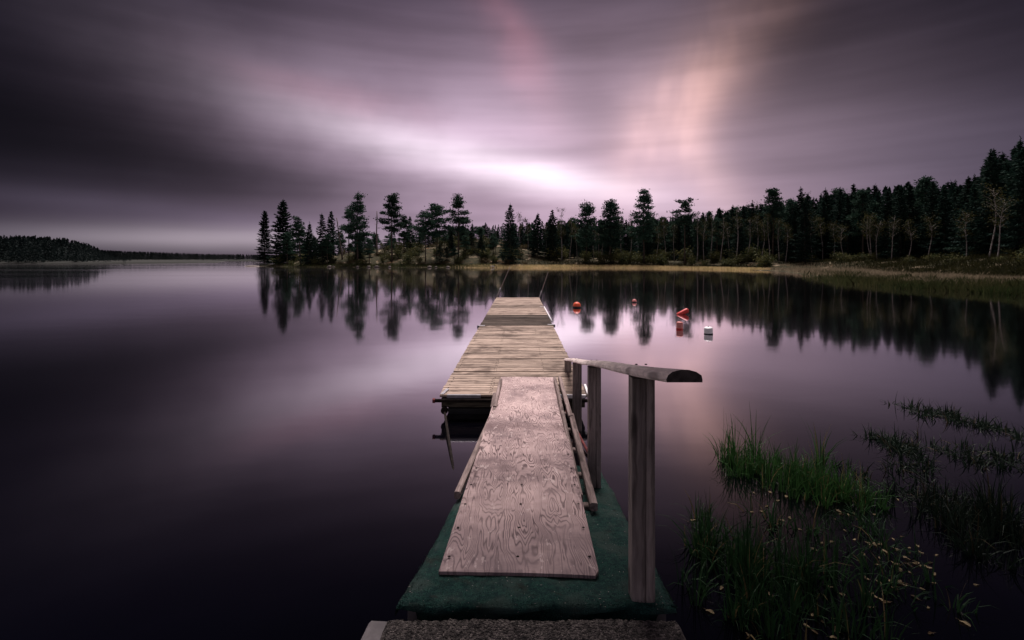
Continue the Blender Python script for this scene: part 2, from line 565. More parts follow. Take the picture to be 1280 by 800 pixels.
def water_mat():
    m, t = new_mat('lake_water')
    co = t.coords()
    # wind lanes drawn out across the lake ruffle it more or less
    sp = t.n('ShaderNodeSeparateXYZ'); t.link(co, sp.inputs[0]); spx = sp.outputs[0]
    lanes = t.noise(t.mapping(co, (.010, .085, 1)), 1, 4, .55)
    near = t.noise(t.mapping(co, (.06, .16, 1), (0, 0, R(20))), 1, 3, .5)
    rough = t.math('ADD', t.math('MULTIPLY', t.smooth(lanes, .4, .7), t.smooth(spx, -12, -70, .008, .055)), t.math('ADD', .040, t.math('MULTIPLY', near, .03)))
    sw = t.noise(t.mapping(co, (.5, .9, 1)), 1, 3, .5)
    nrm = t.bump(sw, .02, .08)
    fr = t.n('ShaderNodeFresnel'); fr.inputs['IOR'].default_value = 1.45
    t.link(nrm, fr.inputs['Normal'])
    k = t.math('MULTIPLY', t.math('SUBTRACT', fr.outputs[0], .04), 2.25, clamp=True)
    df = t.n('ShaderNodeBsdfDiffuse'); df.inputs['Color'].default_value = (.0008, .0008, .0020, 1)
    gl = t.n('ShaderNodeBsdfGlossy'); gl.inputs['Color'].default_value = (1, .965, .985, 1)
    t.link(rough, gl.inputs['Roughness']); t.link(nrm, gl.inputs['Normal'])
    mx = t.n('ShaderNodeMixShader')
    t.link(k, mx.inputs[0]); t.link(df.outputs[0], mx.inputs[1]); t.link(gl.outputs[0], mx.inputs[2])
    o = t.n('ShaderNodeOutputMaterial'); t.link(mx.outputs[0], o.inputs['Surface'])
    return m


# ------------------------------------------------------------------ gangway geometry (needed by the plywood's stains)
PLY_N = at(648, 715.5, .497)
PLY_Y0 = 2.37
SEAM_Y = 4.74
build_materials()


def box_part(name, parent, mat, fn, smooth=False):
    mb = MB()
    fn(mb)
    o = put(name, mb.mesh(name, mat, smooth, parent.location if parent else (0, 0, 0)), parent)
    return o


# ================================================================== WATER AND LAND
def build_water():
    mb = MB()
    mb.add([(-900, -60, 0), (900, -60, 0), (900, 1500, 0), (-900, 1500, 0)], [(0, 1, 2, 3)])
    tag(put('water', mb.mesh('water', M['water'])), kind='structure')


SHORE = [(-58.5, 113), (-52, 108.5), (-46, 105.5), (-36, 103.5), (-20, 100.5), (-8, 99), (2, 98), (14, 96.5), (25, 94), (33, 87), (37.5, 79),
         (38.5, 72), (36.5, 66), (33.6, 58), (30.6, 50), (29.2, 43), (28.4, 37.5), (28.2, 32), (29.6, 27), (33, 21), (40, 14), (60, 6), (140, 0),
         (260, 0), (260, 330), (-20, 330), (-52, 200), (-60, 150), (-61, 125)]
SP = np.array(SHORE, float)


def shore_dist(px, py):
    """Signed distance to the shoreline, positive on land. Arrays in, array out."""
    px, py = np.asarray(px, float), np.asarray(py, float)
    d = np.full(px.shape, 1e9)
    inside = np.zeros(px.shape, bool)
    n = len(SP)
    for i in range(n):
        x0, y0 = SP[i]; x1, y1 = SP[(i + 1) % n]
        ex, ey = x1 - x0, y1 - y0
        tt = np.clip(((px - x0) * ex + (py - y0) * ey) / (ex * ex + ey * ey), 0, 1)
        d = np.minimum(d, np.hypot(px - x0 - tt * ex, py - y0 - tt * ey))
        c = ((y0 > py) != (y1 > py))
        xi = x0 + (py - y0) * ex / (ey if abs(ey) > 1e-9 else 1e-9)
        inside ^= c & (px < xi)
    return np.where(inside, d, -d)


def sstep(x, a, b):
    q = np.clip((x - a) / (b - a), 0, 1)
    return q * q * (3 - 2 * q)


def vnoise(x, y):
    return (np.sin(x * .31 + 1.3 * np.sin(y * .17)) * np.cos(y * .27 + 1.1 * np.sin(x * .13 + 2)) * .6
            + np.sin(x * .9 + y * .5) * .22 + np.sin(y * 1.3 - x * .7 + 1) * .18)


def ground_z(x, y):
    x, y = np.asarray(x, float), np.asarray(y, float)
    d = shore_dist(x, y)
    right = sstep(x, 18, 40)
    # island side: a low rocky heath knoll; right side: flat reed bed, then a bank that climbs into the forest
    left_h = .35 * sstep(d, -.5, 2.5) + .9 * sstep(d, 2, 9)
    knoll = 4.6 * np.exp(-((x + 8) / 17) ** 2) * sstep(d, 4, 26) + 2.2 * np.exp(-((x + 36) / 16) ** 2) * sstep(d, 3, 22)
    left_h = left_h + knoll + 1.8 * sstep(d, 10, 60)
    flat = .16 * sstep(d, -1, 1) + 2.0 * sstep(d, 9 + 4 * sstep(y, 60, 30), 24) + 6.0 * sstep(d, 24, 90)
    flat2 = .16 * sstep(d, -1, 1) + 1.1 * sstep(d, 5, 14) + 3.4 * sstep(d, 16, 70)
    rr = sstep(y, 88, 62)
    rh = flat * rr + flat2 * (1 - rr)
    h = left_h * (1 - right) + rh * right
    h = h + vnoise(x, y) * .35 * sstep(d, 3, 14)
    return np.where(d > -.6, h, -.02 - .12 * np.minimum(-d - .6, 6.0)) - .10


def build_land():
    xs = np.concatenate([np.arange(-74, 72, 1.5), np.arange(72, 261, 9.0)])
    ys = np.concatenate([np.arange(-6, 20, 4.0), np.arange(20, 150, 1.5), np.arange(150, 340, 10.0)])
    X, Y = np.meshgrid(xs, ys)
    Z = ground_z(X.ravel(), Y.ravel()).reshape(X.shape)
    V = np.stack([X.ravel(), Y.ravel(), Z.ravel()], 1)
    nx, ny = len(xs), len(ys)
    fc = [(j * nx + i, j * nx + i + 1, (j + 1) * nx + i + 1, (j + 1) * nx + i) for j in range(ny - 1) for i in range(nx - 1)]
    me = bpy.data.meshes.new('terrain')
    me.from_pydata(V.tolist(), [], fc)
    me.polygons.foreach_set('use_smooth', [True] * len(me.polygons))
    me.materials.append(M['ground'])
    tag(put('terrain', me), kind='structure')
    # the bank the photographer stands on
    mb = MB()
    g = 2.0
    xs = np.arange(-40, 41, g); ys = np.arange(-30, 2.1, g)
    vs, fs = [], []
    for y in ys:
        for x in xs:
            dist = 1.2 - y + .8 * math.sin(x * .7) + .02 * x * x * .2
            z = .42 * float(sstep(dist, .3, 3.5)) + .03 * max(0, dist - 3) - .25 * float(sstep(dist, .8, -.6))
            if abs(x) < 1.5 and y > -2: z = min(z, .28)
            vs.append((x, y, z - .12))
    nx = len(xs)
    for j in range(len(ys) - 1):
        for i in range(nx - 1): fs.append((j * nx + i, j * nx + i + 1, (j + 1) * nx + i + 1, (j + 1) * nx + i))
    mb.add(vs, fs)
    tag(put('ground', mb.mesh('ground', M['ground'], True)), kind='structure')
    # far side of the lake
    for nm, pts in (('far_shore', [(-330, 165), (-185, 160), (-140, 158), (-116, 172), (-118, 200), (-150, 260), (-330, 260)]),
                    ('hills', [(-420, 320), (-250, 300), (-150, 292), (-60, 296), (-20, 330), (-20, 420), (-420, 420)])):
        mb = MB()
        c = Vector((sum(p[0] for p in pts) / len(pts), sum(p[1] for p in pts) / len(pts), 0))
        top = .9 if nm == 'far_shore' else .8
        rings = []
        for s_, z in ((1.0, -.3), (.99, .2), (.9, top * .6), (.6, top), ):
            rings.append([(c.x + (p[0] - c.x) * s_, c.y + (p[1] - c.y) * s_, z) for p in pts])
        n = len(pts)
        V = [q for r_ in rings for q in r_]
        fc = [(k * n + i, k * n + (i + 1) % n, (k + 1) * n + (i + 1) % n, (k + 1) * n + i) for k in range(3) for i in range(n)]
        fc.append(tuple(range(3 * n, 4 * n)))
        mb.add(V, fc)
        tag(put(nm, mb.mesh(nm, M['darkground'], True)), kind='structure')


# ================================================================== TREES
def diamonds(mb, P, D, L, W, T, rs):
    """Batch of small leaf or needle sprays: centres P, long axes D, lengths L, widths W, tones T."""
    n = len(P)
    D = D / np.linalg.norm(D, axis=1, keepdims=True)
    rnd = rs.normal(size=(n, 3))
    S = np.cross(D, rnd); S /= np.linalg.norm(S, axis=1, keepdims=True) + 1e-9
    a = P - D * (L / 2)[:, None]; c = P + D * (L / 2)[:, None]
    m = P - D * (L * .08)[:, None]
    b = m + S * (W / 2)[:, None]; d = m - S * (W / 2)[:, None]
    b0 = len(mb.v)
    V = np.stack([a, b, c, d], 1).reshape(-1, 3)
    mb.v.extend(map(tuple, V.tolist()))
    mb.f.extend([(b0 + 4 * i, b0 + 4 * i + 1, b0 + 4 * i + 2, b0 + 4 * i + 3) for i in range(n)])
    mb.t.extend(np.asarray(T, float).tolist())
    mb.m.extend([0] * n)


class Proto:
    def __init__(s, name, tr, cr, mt, mc, H):
        s.trunk = tr.mesh(name + '_trunk', M[mt], True)
        s.crown = cr.mesh(name + '_crown', M[mc])
        s.H = H


def pine_proto(seed, H=16, start=.42, spread=2.6, top='round', nl=30, low=0.0, dense=1.0, lean=0.0, mc='pine'):
    rs = np.random.RandomState(seed)
    tr, cr = MB(), MB()
    bx, by = rs.uniform(-.3, .3, 2)
    def axis(t): return np.array([lean * H * t + bx * math.sin(t * 4) * t, by * math.sin(t * 3.3 + 1) * t, H * t])
    spread *= 1.06
    ts = np.linspace(0, 1, 11)
    tube(tr, [axis(t) for t in ts], [max(.02, .19 * H / 16 * (1 - t) ** .8 + .015) for t in ts], 7)
    P, D, L, W, T = [], [], [], [], []
    hs = np.sort(np.concatenate([rs.uniform(start, .97, nl), rs.uniform(low, start, int(nl * .35)) if low > 0 else []]))
    for k, t in enumerate(hs):
        u = np.clip((t - start) / (1 - start), 0, 1)
        if top == 'round': pr = (1 - u) ** .45 * (.55 + .45 * min(1, u * 4))
        elif top == 'cone': pr = (1 - u) ** .85 * 1.05 + .12
        else: pr = (.9 - .55 * u) * (1 if u < .95 else .7)
        ln = spread * pr * rs.uniform(.45, 1.2)
        if t < start: ln = spread * rs.uniform(.35, .8)
        phi = k * 2.39996 + rs.uniform(-.6, .6)
        el = rs.uniform(-.22, .42) + .5 * u ** 2
        d = np.array([math.cos(phi) * math.cos(el), math.sin(phi) * math.cos(el), math.sin(el)])
        p0 = axis(t)
        pts = [p0]
        for j in range(1, 5):
            q = j / 4
            pts.append(p0 + d * ln * q + np.array([0, 0, ln * (.16 * q * q - .10 * q)]))
        tube(tr, pts, [.055 * (1 - .2 * j) * (ln / spread + .3) for j in range(5)], 4, cap=False)
        ncl = max(3, int(round(ln * 3.0)))
        for c in range(ncl):
            q = rs.uniform(.38, 1.05)
            side = rs.normal(0, .22 * ln * (1.15 - q * .4))
            base = p0 + d * ln * q + np.array([-math.sin(phi), math.cos(phi), 0]) * side + np.array([0, 0, rs.normal(.1, .12)])
            n = int(22 * dense)
            rad = rs.uniform(.28, .50)
            pp = base + rs.normal(size=(n, 3)) * np.array([rad, rad, rad * .42])
            dd = rs.normal(size=(n, 3)) * np.array([1, 1, .55]) + d * .7 + np.array([0, 0, .35])
            P.append(pp); D.append(dd)
            L.append(rs.uniform(.32, .62, n)); W.append(rs.uniform(.13, .24, n))
            T.append(np.clip(rs.uniform(.1, .9) + rs.normal(0, .12, n), 0, 1))
    # leader
    n = int(46 * dense)
    pp = axis(.965) + rs.normal(size=(n, 3)) * np.array([.28, .28, .42])
    P.append(pp); D.append(rs.normal(size=(n, 3)) + np.array([0, 0, 1])); L.append(rs.uniform(.28, .5, n)); W.append(rs.uniform(.1, .18, n)); T.append(rs.uniform(.2, .8, n))
    diamonds(cr, np.concatenate(P), np.concatenate(D), np.concatenate(L), np.concatenate(W), np.concatenate(T), rs)
    return Proto('pine', tr, cr, 'pine_trunk', mc, H)


def spruce_proto(seed, H=14, spread=2.1, start=.08, step=.42, power=.85, ragged=.25, mc='spruce', fine=1.0):
    rs = np.random.RandomState(seed)
    tr, cr = MB(), MB()
    lx = rs.uniform(-.02, .02)
    spread *= 1.22
    def axis(t): return np.array([lx * H * t, 0, H * t])
    ts = np.linspace(0, 1, 7)
    tube(tr, [axis(t) for t in ts], [max(.015, .17 * H / 14 * (1 - t) + .015) for t in ts], 6)
    P, D, L, W, T = [], [], [], [], []
    z = start * H
    k = 0
    while z < H * .985:
        t = z / H
        u = (t - start) / (1 - start)
        nb = 6 if u < .8 else 5
        ph0 = rs.uniform(0, 6.28)
        for b in range(nb):
            ln = (spread * (1 - u) ** power * (.72 if u < .06 else 1) + .12) * rs.uniform(1 - ragged * 1.5, 1 + ragged * .8)
            phi = ph0 + b * 6.283 / nb + rs.uniform(-.35, .35)
            el = -.32 + .75 * u
            d = np.array([math.cos(phi), math.sin(phi), math.tan(el)])
            p0 = axis(t) + np.array([0, 0, rs.uniform(-.15, .15)])
            if ln > .7 and b % 2 == 0:
                tube(tr, [p0, p0 + d * ln * .5, p0 + d * ln * .9], [.03, .02, .008], 3, cap=False)
            n = max(4, int(ln * 11 * fine))
            q = rs.uniform(.12, 1.0, n) ** .8
            sd = np.array([-math.sin(phi), math.cos(phi), 0])
            wv = rs.normal(0, .20, n) * ln * (1.1 - q * .75)
            pp = p0 + d * (ln * q)[:, None] + sd * wv[:, None] + np.array([0, 0, 1]) * (.14 * ln * q ** 3 - rs.uniform(0, .16, n))[:, None]
            dd = d + sd * (np.sign(wv) * .7)[:, None] + rs.normal(0, .25, (n, 3)) + np.array([0, 0, -.25])
            P.append(pp); D.append(dd)
            L.append(rs.uniform(.34, .66, n)); W.append(rs.uniform(.13, .26, n))
            T.append(np.clip(rs.uniform(.1, .9) + rs.normal(0, .12, n), 0, 1))
        z += step * (1 - .45 * u) * rs.uniform(.85, 1.15)
        k += 1
    n = 10
    P.append(axis(.985) + rs.normal(size=(n, 3)) * np.array([.05, .05, .22])); D.append(rs.normal(size=(n, 3)) * .3 + np.array([0, 0, 1]))
    L.append(np.full(n, .4)); W.append(np.full(n, .1)); T.append(rs.uniform(.3, .7, n))
    diamonds(cr, np.concatenate(P), np.concatenate(D), np.concatenate(L), np.concatenate(W), np.concatenate(T), rs)
    return Proto('spruce', tr, cr, 'spruce_trunk', mc, H)


def birch_proto(seed, H=9, spread=1.7, start=.45, lean=.08, forks=1, leaves=34, mc='birch'):
    rs = np.random.RandomState(seed)
    tr, cr = MB(), MB()
    P, D, L, W, T = [], [], [], [], []
    for fk in range(forks):
        ph = rs.uniform(0, 6.28)
        lx = lean * (1 if fk == 0 else -1.3) * rs.uniform(.7, 1.2)
        b1 = rs.uniform(.1, .3)
        def axis(t): return np.array([lx * H * t + b1 * math.sin(t * 5 + ph), .15 * math.sin(t * 4 + ph * 2) * t * 2, H * t])
        off = axis(0)
        ts = np.linspace(0, 1, 10)
        tube(tr, [axis(t) - off for t in ts], [.078 * H / 9 * (1 - t) ** .7 + .010 for t in ts], 6)
        for k in range(17):
            t = rs.uniform(start, .98)
            u = (t - start) / (1 - start)
            ln = spread * (.45 + .8 * math.sin(min(1, u * 1.1 + .1) * 2.6)) * rs.uniform(.5, 1) * .75
            phi = k * 2.4 + rs.uniform(-.5, .5)
            d = np.array([math.cos(phi) * .8, math.sin(phi) * .8, .75])
            p0 = axis(t) - off
            tube(tr, [p0, p0 + d * ln * .6, p0 + d * ln + np.array([0, 0, -.12 * ln])], [.018, .011, .004], 3, cap=False)
            n = leaves
            q = rs.uniform(.3, 1.1, n)
            pp = p0 + d * (ln * q)[:, None] + rs.normal(0, .24, (n, 3))
            P.append(pp); D.append(rs.normal(size=(n, 3)))
            L.append(rs.uniform(.12, .24, n)); W.append(rs.uniform(.08, .16, n))
            T.append(np.clip(rs.uniform(.1, .9) + rs.normal(0, .15, n), 0, 1))
    diamonds(cr, np.concatenate(P), np.concatenate(D), np.concatenate(L), np.concatenate(W), np.concatenate(T), rs)
    return Proto('birch', tr, cr, 'birch_trunk', mc, H)


def shrub_proto(seed, H=1.6, spread=1.1, mc='shrub', nst=9, n=46, ls=.16):
    rs = np.random.RandomState(seed)
    tr, cr = MB(), MB()
    P, D, L, W, T = [], [], [], [], []
    for k in range(nst):
        phi = k * 2.4 + rs.uniform(-.4, .4)
        r = spread * rs.uniform(.2, .8)
        tip = np.array([math.cos(phi) * r, math.sin(phi) * r, H * rs.uniform(.55, 1)])
        tube(tr, [np.array([math.cos(phi) * .08, math.sin(phi) * .08, -.05]), tip * np.array([.6, .6, .55]), tip], [.03, .02, .006], 4, cap=False)
        q = rs.uniform(.25, 1.08, n)
        pp = tip * q[:, None] + rs.normal(0, .2 * spread, (n, 3)) * np.array([1, 1, .8])
        pp[:, 2] = np.maximum(pp[:, 2], .05)
        P.append(pp); D.append(rs.normal(size=(n, 3)) + np.array([0, 0, .6]))
        L.append(rs.uniform(ls * .8, ls * 1.6, n)); W.append(rs.uniform(ls * .5, ls * .9, n))
        T.append(np.clip(rs.uniform(.1, .9) + rs.normal(0, .15, n), 0, 1))
    diamonds(cr, np.concatenate(P), np.concatenate(D), np.concatenate(L), np.concatenate(W), np.concatenate(T), rs)
    return Proto('shrub', tr, cr, 'spruce_trunk', mc, H)


def plant(name, proto, loc, H, label, cat='tree', group=None, rz=None, wide=1.0, parts=('trunk', 'crown')):
    o = thing(name, label, cat, loc, RS.uniform(0, 6.28) if rz is None else rz, group)
    s = H / proto.H
    o.scale = (s * wide, s * wide, s)
    put(parts[0], proto.trunk, o)
    put(parts[1], proto.crown, o)
    return o


def gz(x, y): return float(ground_z(np.array([x]), np.array([y]))[0])


TAKEN = []


def feature(px, tip_py, d_in, kind, label, name, wide=1.0, depth=None, group=None, rz=None, **kw):
    """A tree one can tell apart: stands d_in metres behind the shore in the direction of photo column px."""
    y = depth
    if y is None:
        for y in np.arange(24, 200, .5):
            if shore_dist([(px - CX) / F * y], [y])[0] > d_in: break
    x = (px - CX) / F * y
    zg = gz(x, y) - .08
    zt = CZ + (HY - tip_py) / F * y
    H = zt - zg
    if isinstance(kind, Proto): p = kind
    elif kind == 'pine': p = pine_proto(H=H, **kw)
    elif kind == 'spruce': p = spruce_proto(H=H, **kw)
    elif kind == 'birch': p = birch_proto(H=H, **kw)
    TAKEN.append((x, y, 1.2))
    return plant(name, p, (x, y, zg), H, label, group=group, wide=wide, rz=0 if rz is None else rz)


def snag(px, top, d_in, lean, label):
    for y in np.arange(90, 160, .5):
        if shore_dist([(px - CX) / F * y], [y])[0] > d_in: break
    x = (px - CX) / F * y
    zg = gz(x, y) - .1
    H = CZ + (HY - top) / F * y - zg
    o = thing('dead_tree', label, 'tree', (x, y, zg))
    mb = MB()
    tube(mb, [(lean * H * t + .06 * math.sin(9 * t), 0, H * t) for t in np.linspace(0, 1, 7)], [.20 - .11 * t for t in np.linspace(0, 1, 7)], 7)
    put('trunk', mb.mesh('trunk', M['snag'], True), o)
    for t, a, l in ((.62, .4, .8), (.7, 2.6, .6), (.8, 4.4, .5), (.88, 1.2, .35), (.5, 3.4, .5)):
        p = Vector((lean * H * t, 0, H * t))
        b = MB()
        tube(b, [p, p + Vector((math.cos(a) * l, math.sin(a) * l, .12)), p + Vector((math.cos(a) * l * 1.4, math.sin(a) * l * 1.4, .4 * l))], [.045, .03, .01], 4, cap=False)
        put('branch_stub', b.mesh('branch_stub', M['snag'], True), o)


def build_trees():
    f = feature
    # ---- trees one can tell apart, from the island's tip rightwards
    f(331, 263, 3.0, 'spruce', 'bushy ragged spruce at the very tip of the island, leafy down to the water', 'spruce_tree', seed=1, start=.03, spread=2.9, ragged=.4, power=.6, fine=2.2)
    f(354, 250, 4.5, 'spruce', 'tall pointed spruce leafy to the ground, second from the island tip', 'spruce_tree', seed=2, start=.03, spread=2.7, ragged=.4, power=.7, fine=2.2)
    f(376, 271, 3.0, 'pine', 'small thin pine with a bare pale leaning trunk near the island tip', 'pine_tree', seed=3, start=.5, spread=1.9, nl=24, lean=-.07)
    f(386, 279, 3.5, 'spruce', 'narrow dark spruce just right of the leaning thin pine on the island', 'spruce_tree', seed=4, spread=1.6, start=.05)
    f(403, 267, 5.0, 'spruce', 'left one of a close pair of spruces left of the leaning bare snag', 'spruce_tree', seed=5, spread=1.9, ragged=.4)
    f(413, 264, 6.0, 'spruce', 'right one of a close pair of spruces left of the leaning bare snag', 'spruce_tree', seed=6, spread=1.9, ragged=.4)
    snag(428, 272, 8, -.14, 'bare grey snag leaning left on the island beside the tall layered pine')
    f(447, 240, 5.0, 'pine', 'tall layered pine standing between the two bare snags on the island', 'pine_tree', seed=17, start=.40, spread=2.7, top='cone', nl=36, low=.2, dense=1.1)
    f(436, 262, 9.0, 'pine', 'slim pine half hidden behind the left of the tall layered island pine', 'pine_tree', seed=27, start=.45, spread=1.5, nl=18)
    snag(471, 264, 14, .0, 'upright bare snag like a pole between two tall island pines')
    f(490, 244, 6.0, 'pine', 'tall pine with an egg-shaped crown just right of the upright bare snag', 'pine_tree', seed=9, start=.42, spread=2.7, top='round', nl=40, dense=1.1)
    f(505, 270, 14, 'pine', 'small round pine right of the pine with the egg-shaped crown', 'pine_tree', seed=10, start=.4, spread=1.8, nl=20)
    f(513, 271, 20, 'spruce', 'little pointed spruce peeping over the heath knoll on the island', 'spruce_tree', seed=11, spread=1.5)
    f(532, 266, 7.0, 'pine', 'broad flat-topped pine reaching out to the left on the heath knoll', 'pine_tree', seed=12, start=.55, spread=3.0, top='flat', nl=24)
    f(546, 257, 9.0, 'pine', 'broad rounded pine crown behind the flat-topped pine on the knoll', 'pine_tree', seed=13, start=.45, spread=3.4, top='round', nl=34)
    f(573, 243, 8.0, 'pine', 'tall slim pine with a pointed crown rising over the right of the heath knoll', 'pine_tree', seed=14, start=.42, spread=2.5, top='cone', nl=34)
    f(637, 255, 6.0, 'spruce', 'slender spire-like spruce straight beyond the end of the jetty', 'spruce_tree', seed=15, spread=2.1, start=.03, ragged=.35, power=.75)
    f(672, 267, 14, 'spruce', 'left one of two bushy spruces just left of the yellowing birch', 'spruce_tree', seed=18, spread=2.3)
    f(691, 262, 12, 'spruce', 'right one of two bushy spruces just left of the yellowing birch', 'spruce_tree', seed=16, spread=2.3)
    f(702, 263, 10, 'birch', 'yellowing birch with a round top showing between dark spruces', 'birch_tree', seed=19, spread=1.7, start=.4, leaves=60, lean=.01)
    f(733, 253, 8.0, 'pine', 'tall pine with two-tier crown right of the yellowing birch', 'pine_tree', seed=20, start=.40, spread=2.7, top='cone', nl=34, low=.25)
    f(763, 249, 8.0, 'pine', 'tall dense pine with ragged point next to the small far buoy in line', 'pine_tree', seed=21, start=.36, spread=2.7, top='cone', nl=44, low=.2, dense=1.1)
    f(805, 236, 8.0, 'pine', 'tallest pine of the right shore, ragged layered crown above all around it', 'pine_tree', seed=22, start=.45, spread=2.9, top='cone', nl=40, low=.3)
    f(856, 251, 8.0, 'pine', 'pine with a loose tufted top standing clear of the wood', 'pine_tree', seed=23, start=.62, spread=2.4, top='flat', nl=24)
    f(966, 237, 16, 'pine', 'pine with layered crown where the dense forest begins to rise', 'pine_tree', seed=24, start=.45, spread=2.2, top='cone', nl=34)
    f(1000, 235, 20, 'spruce', 'twin-topped dark spruce breaking the forest skyline', 'spruce_tree', seed=25, spread=2.2, ragged=.4)
    f(1243, 186, 24, 'spruce', 'huge black spruce over the two white crooked birches', 'spruce_tree', seed=26, spread=2.9, ragged=.5, depth=64)
    f(1274, 174, 24, 'spruce', 'highest black spruce at the edge of the forest behind the reed bed', 'spruce_tree', seed=28, spread=2.9, ragged=.5, depth=60)
    # ---- birches with pale trunks along the forest edge
    BIR = [(1057, 283, 322, -.14, 'leaning pale birch left of the forked birch on the forest edge', 1),
           (1089, 270, 322.5, .05, 'forked pale birch with a yellow crown on the forest edge', 2),
           (1096, 276, 322.5, .10, 'pale straight birch right beside the forked birch', 1),
           (1114, 270, 323, .08, 'pale birch leaning right, first of a pair past the forked birch', 1),
           (1134, 276, 319.5, .07, 'pale birch leaning right, second of a pair past the forked birch', 1),
           (1207, 268, 315, .03, 'dim birch trunk left of the two crooked white birches', 1),
           (1236, 235, 314.5, .09, 'left one of two crooked white birches under the huge black spruces', 1),
           (1246, 250, 314, .12, 'right one of two crooked white birches under the huge black spruces', 1),
           (1003, 268, 320.5, .08, 'pale birch with bent trunk behind the yellow shore grass', 1),
           (1016, 276, 319, .03, 'thin pale birch right of the birch with bent trunk', 1),
           (992, 278, 321, .06, 'thin grey birch left of the birch with bent trunk', 1),
           (901, 272, 324, .04, 'white birch trunk left of the tall birch above the yellow grass', 1),
           (920, 262, 323, .03, 'tall white birch above the yellow grass strip', 1),
           (932, 274, 324, .12, 'white birch leaning right above the yellow grass strip', 1),
           (880, 277, 325, .03, 'short white birch at the left of the birch row', 1),
           (871, 268, 326, .04, 'grey birch nearest to the tufted pine', 1)]
    for k in range(22):
        px = [648, 660, 680, 712, 721, 742, 752, 776, 786, 820, 832, 843, 888, 911, 944, 952, 962, 974, 982, 1028, 1040, 1160][k]
        f(px, 268 + (k * 7) % 16, 12.5 + (k * 5) % 3 + (8.5 if px > 1000 else 0), 'birch', 'thin pale birch stem among the front trees of the wood', 'birch_tree', group='thin birch stems in the wood', seed=140 + k % 6, lean=[.03, -.04, .06, .02, -.02, .05][k % 6], spread=1.3, start=.55, leaves=30)
    for i, (px, top, base, ln, lab, fk) in enumerate(BIR):
        d = None
        di = 19.5 if px > 960 else 11.5
        for y in np.arange(40, 140, .25):
            x = (px - CX) / F * y
            if shore_dist([x], [y])[0] > di: d = y; break
        f(px, top, 0, 'birch', lab, 'birch_tree', depth=d, group='pale birches along the forest edge', seed=40 + i, lean=ln, forks=fk, spread=1.6, start=.5, leaves=22)

    # ---- the wood behind: shared meshes, every tree an object
    SPR = [spruce_proto(60 + i, 13, 2.1 + .25 * (i % 3), .06 + .03 * (i % 2), ragged=.25 + .08 * (i % 3)) for i in range(6)]
    PIN = [pine_proto(80 + i, 13, .45 - .06 * (i % 3), 2.4, ['round', 'cone', 'flat'][i % 3], 28, dense=1.0) for i in range(5)]
    BIRP = [birch_proto(90 + i, 9, 1.6, .45, .05, 1, 22) for i in range(3)]

    def skyline(px):
        xs = [300, 330, 420, 480, 540, 580, 620, 680, 740, 800, 850, 890, 930, 980, 1040, 1100, 1160, 1215, 1235, 1262, 1300, 1400]
        ys = [292, 288, 290, 290, 284, 281, 279, 274, 273, 271, 270, 262, 256, 248, 238, 230, 226, 224, 198, 184, 178, 170]
        return float(np.interp(px, xs, ys))

    cnt = {'a': 0, 'b': 0, 'c': 0}
    tries = 0
    rs = np.random.RandomState(5)

    def free(x, y, r):
        return all((x - a) ** 2 + (y - b) ** 2 > (r * .5 + c * .5) ** 2 for a, b, c in TAKEN)

    # (px range, distance-behind-shore range, how many, group, label pieces)
    ZONES = [
        (322, 470, 3, 24, 52, 'young island trees', 'low young {k} under the tall trees of the island end', 'island'),
        (470, 620, 4, 36, 48, 'trees of the heath knoll', 'young {k} on the slope of the open heath knoll', 'knoll'),
        (560, 870, 14, 42, 105, 'trees of the middle wood', '{k} in the middle wood behind the yellow shore grass', 'mid'),
        (860, 1010, 12, 46, 66, 'trees where the forest rises', '{k} in the wood where the forest starts to rise right of the tufted pine', 'rise'),
        (1000, 1330, 21.5, 54, 105, 'trees of the dark forest', 'dark {k} in the dense forest above the reed bed', 'dark'),
    ]
    for x0, x1, d0, d1, num, grp, lab, zn in ZONES:
        made = tries = 0
        while made < num and tries < 20000:
            tries += 1
            px = rs.uniform(x0, x1)
            y = rs.uniform(40, 175)
            x = (px - CX) / F * y
            d = shore_dist([x], [y])[0]
            if not d0 < d < d1: continue
            if zn == 'rise' and y < 60: continue
            if zn == 'dark' and (y > 118 or y < 44): continue
            if not free(x, y, 2.6 if zn != 'island' else 1.4): continue
            zg = gz(x, y) - .1
            frac = (d - d0) / (d1 - d0)
            if zn == 'island':
                top = rs.uniform(288, 312)
            elif zn == 'knoll':
                top = rs.uniform(282, 314)
            else:
                lift = abs(rs.normal(0, 8)) - 2 + (1 - frac) * rs.uniform(-6, 14)
                top = skyline(px) + lift
            H = CZ + (HY - top) / F * y - zg
            if H < 2.5: continue
            H = min(H, 20)
            r = rs.uniform()
            if zn == 'dark': kind = 'spruce' if r < .9 else 'pine'
            elif zn in ('island', 'knoll'): kind = 'spruce' if r < .4 else 'pine'
            else: kind = 'spruce' if r < .66 else ('pine' if r < .9 else 'birch')
            pr = {'spruce': SPR, 'pine': PIN, 'birch': BIRP}[kind]
            p = pr[rs.randint(len(pr))]
            wide = 1.0 if H > 9 else min(2.0, 9 / H) ** .6
            plant(kind + '_tree', p, (x, y, zg), H, lab.format(k=kind), group=f'{kind}s among the {grp}', wide=wide)
            TAKEN.append((x, y, 2.6 if zn != 'island' else 1.4))
            made += 1

    # ---- shrubs
    SH = [shrub_proto(100 + i, 1.6, 1.1) for i in range(4)]
    HE = [shrub_proto(110 + i, .8, 1.0, 'heather', 8, 40, .12) for i in range(3)]
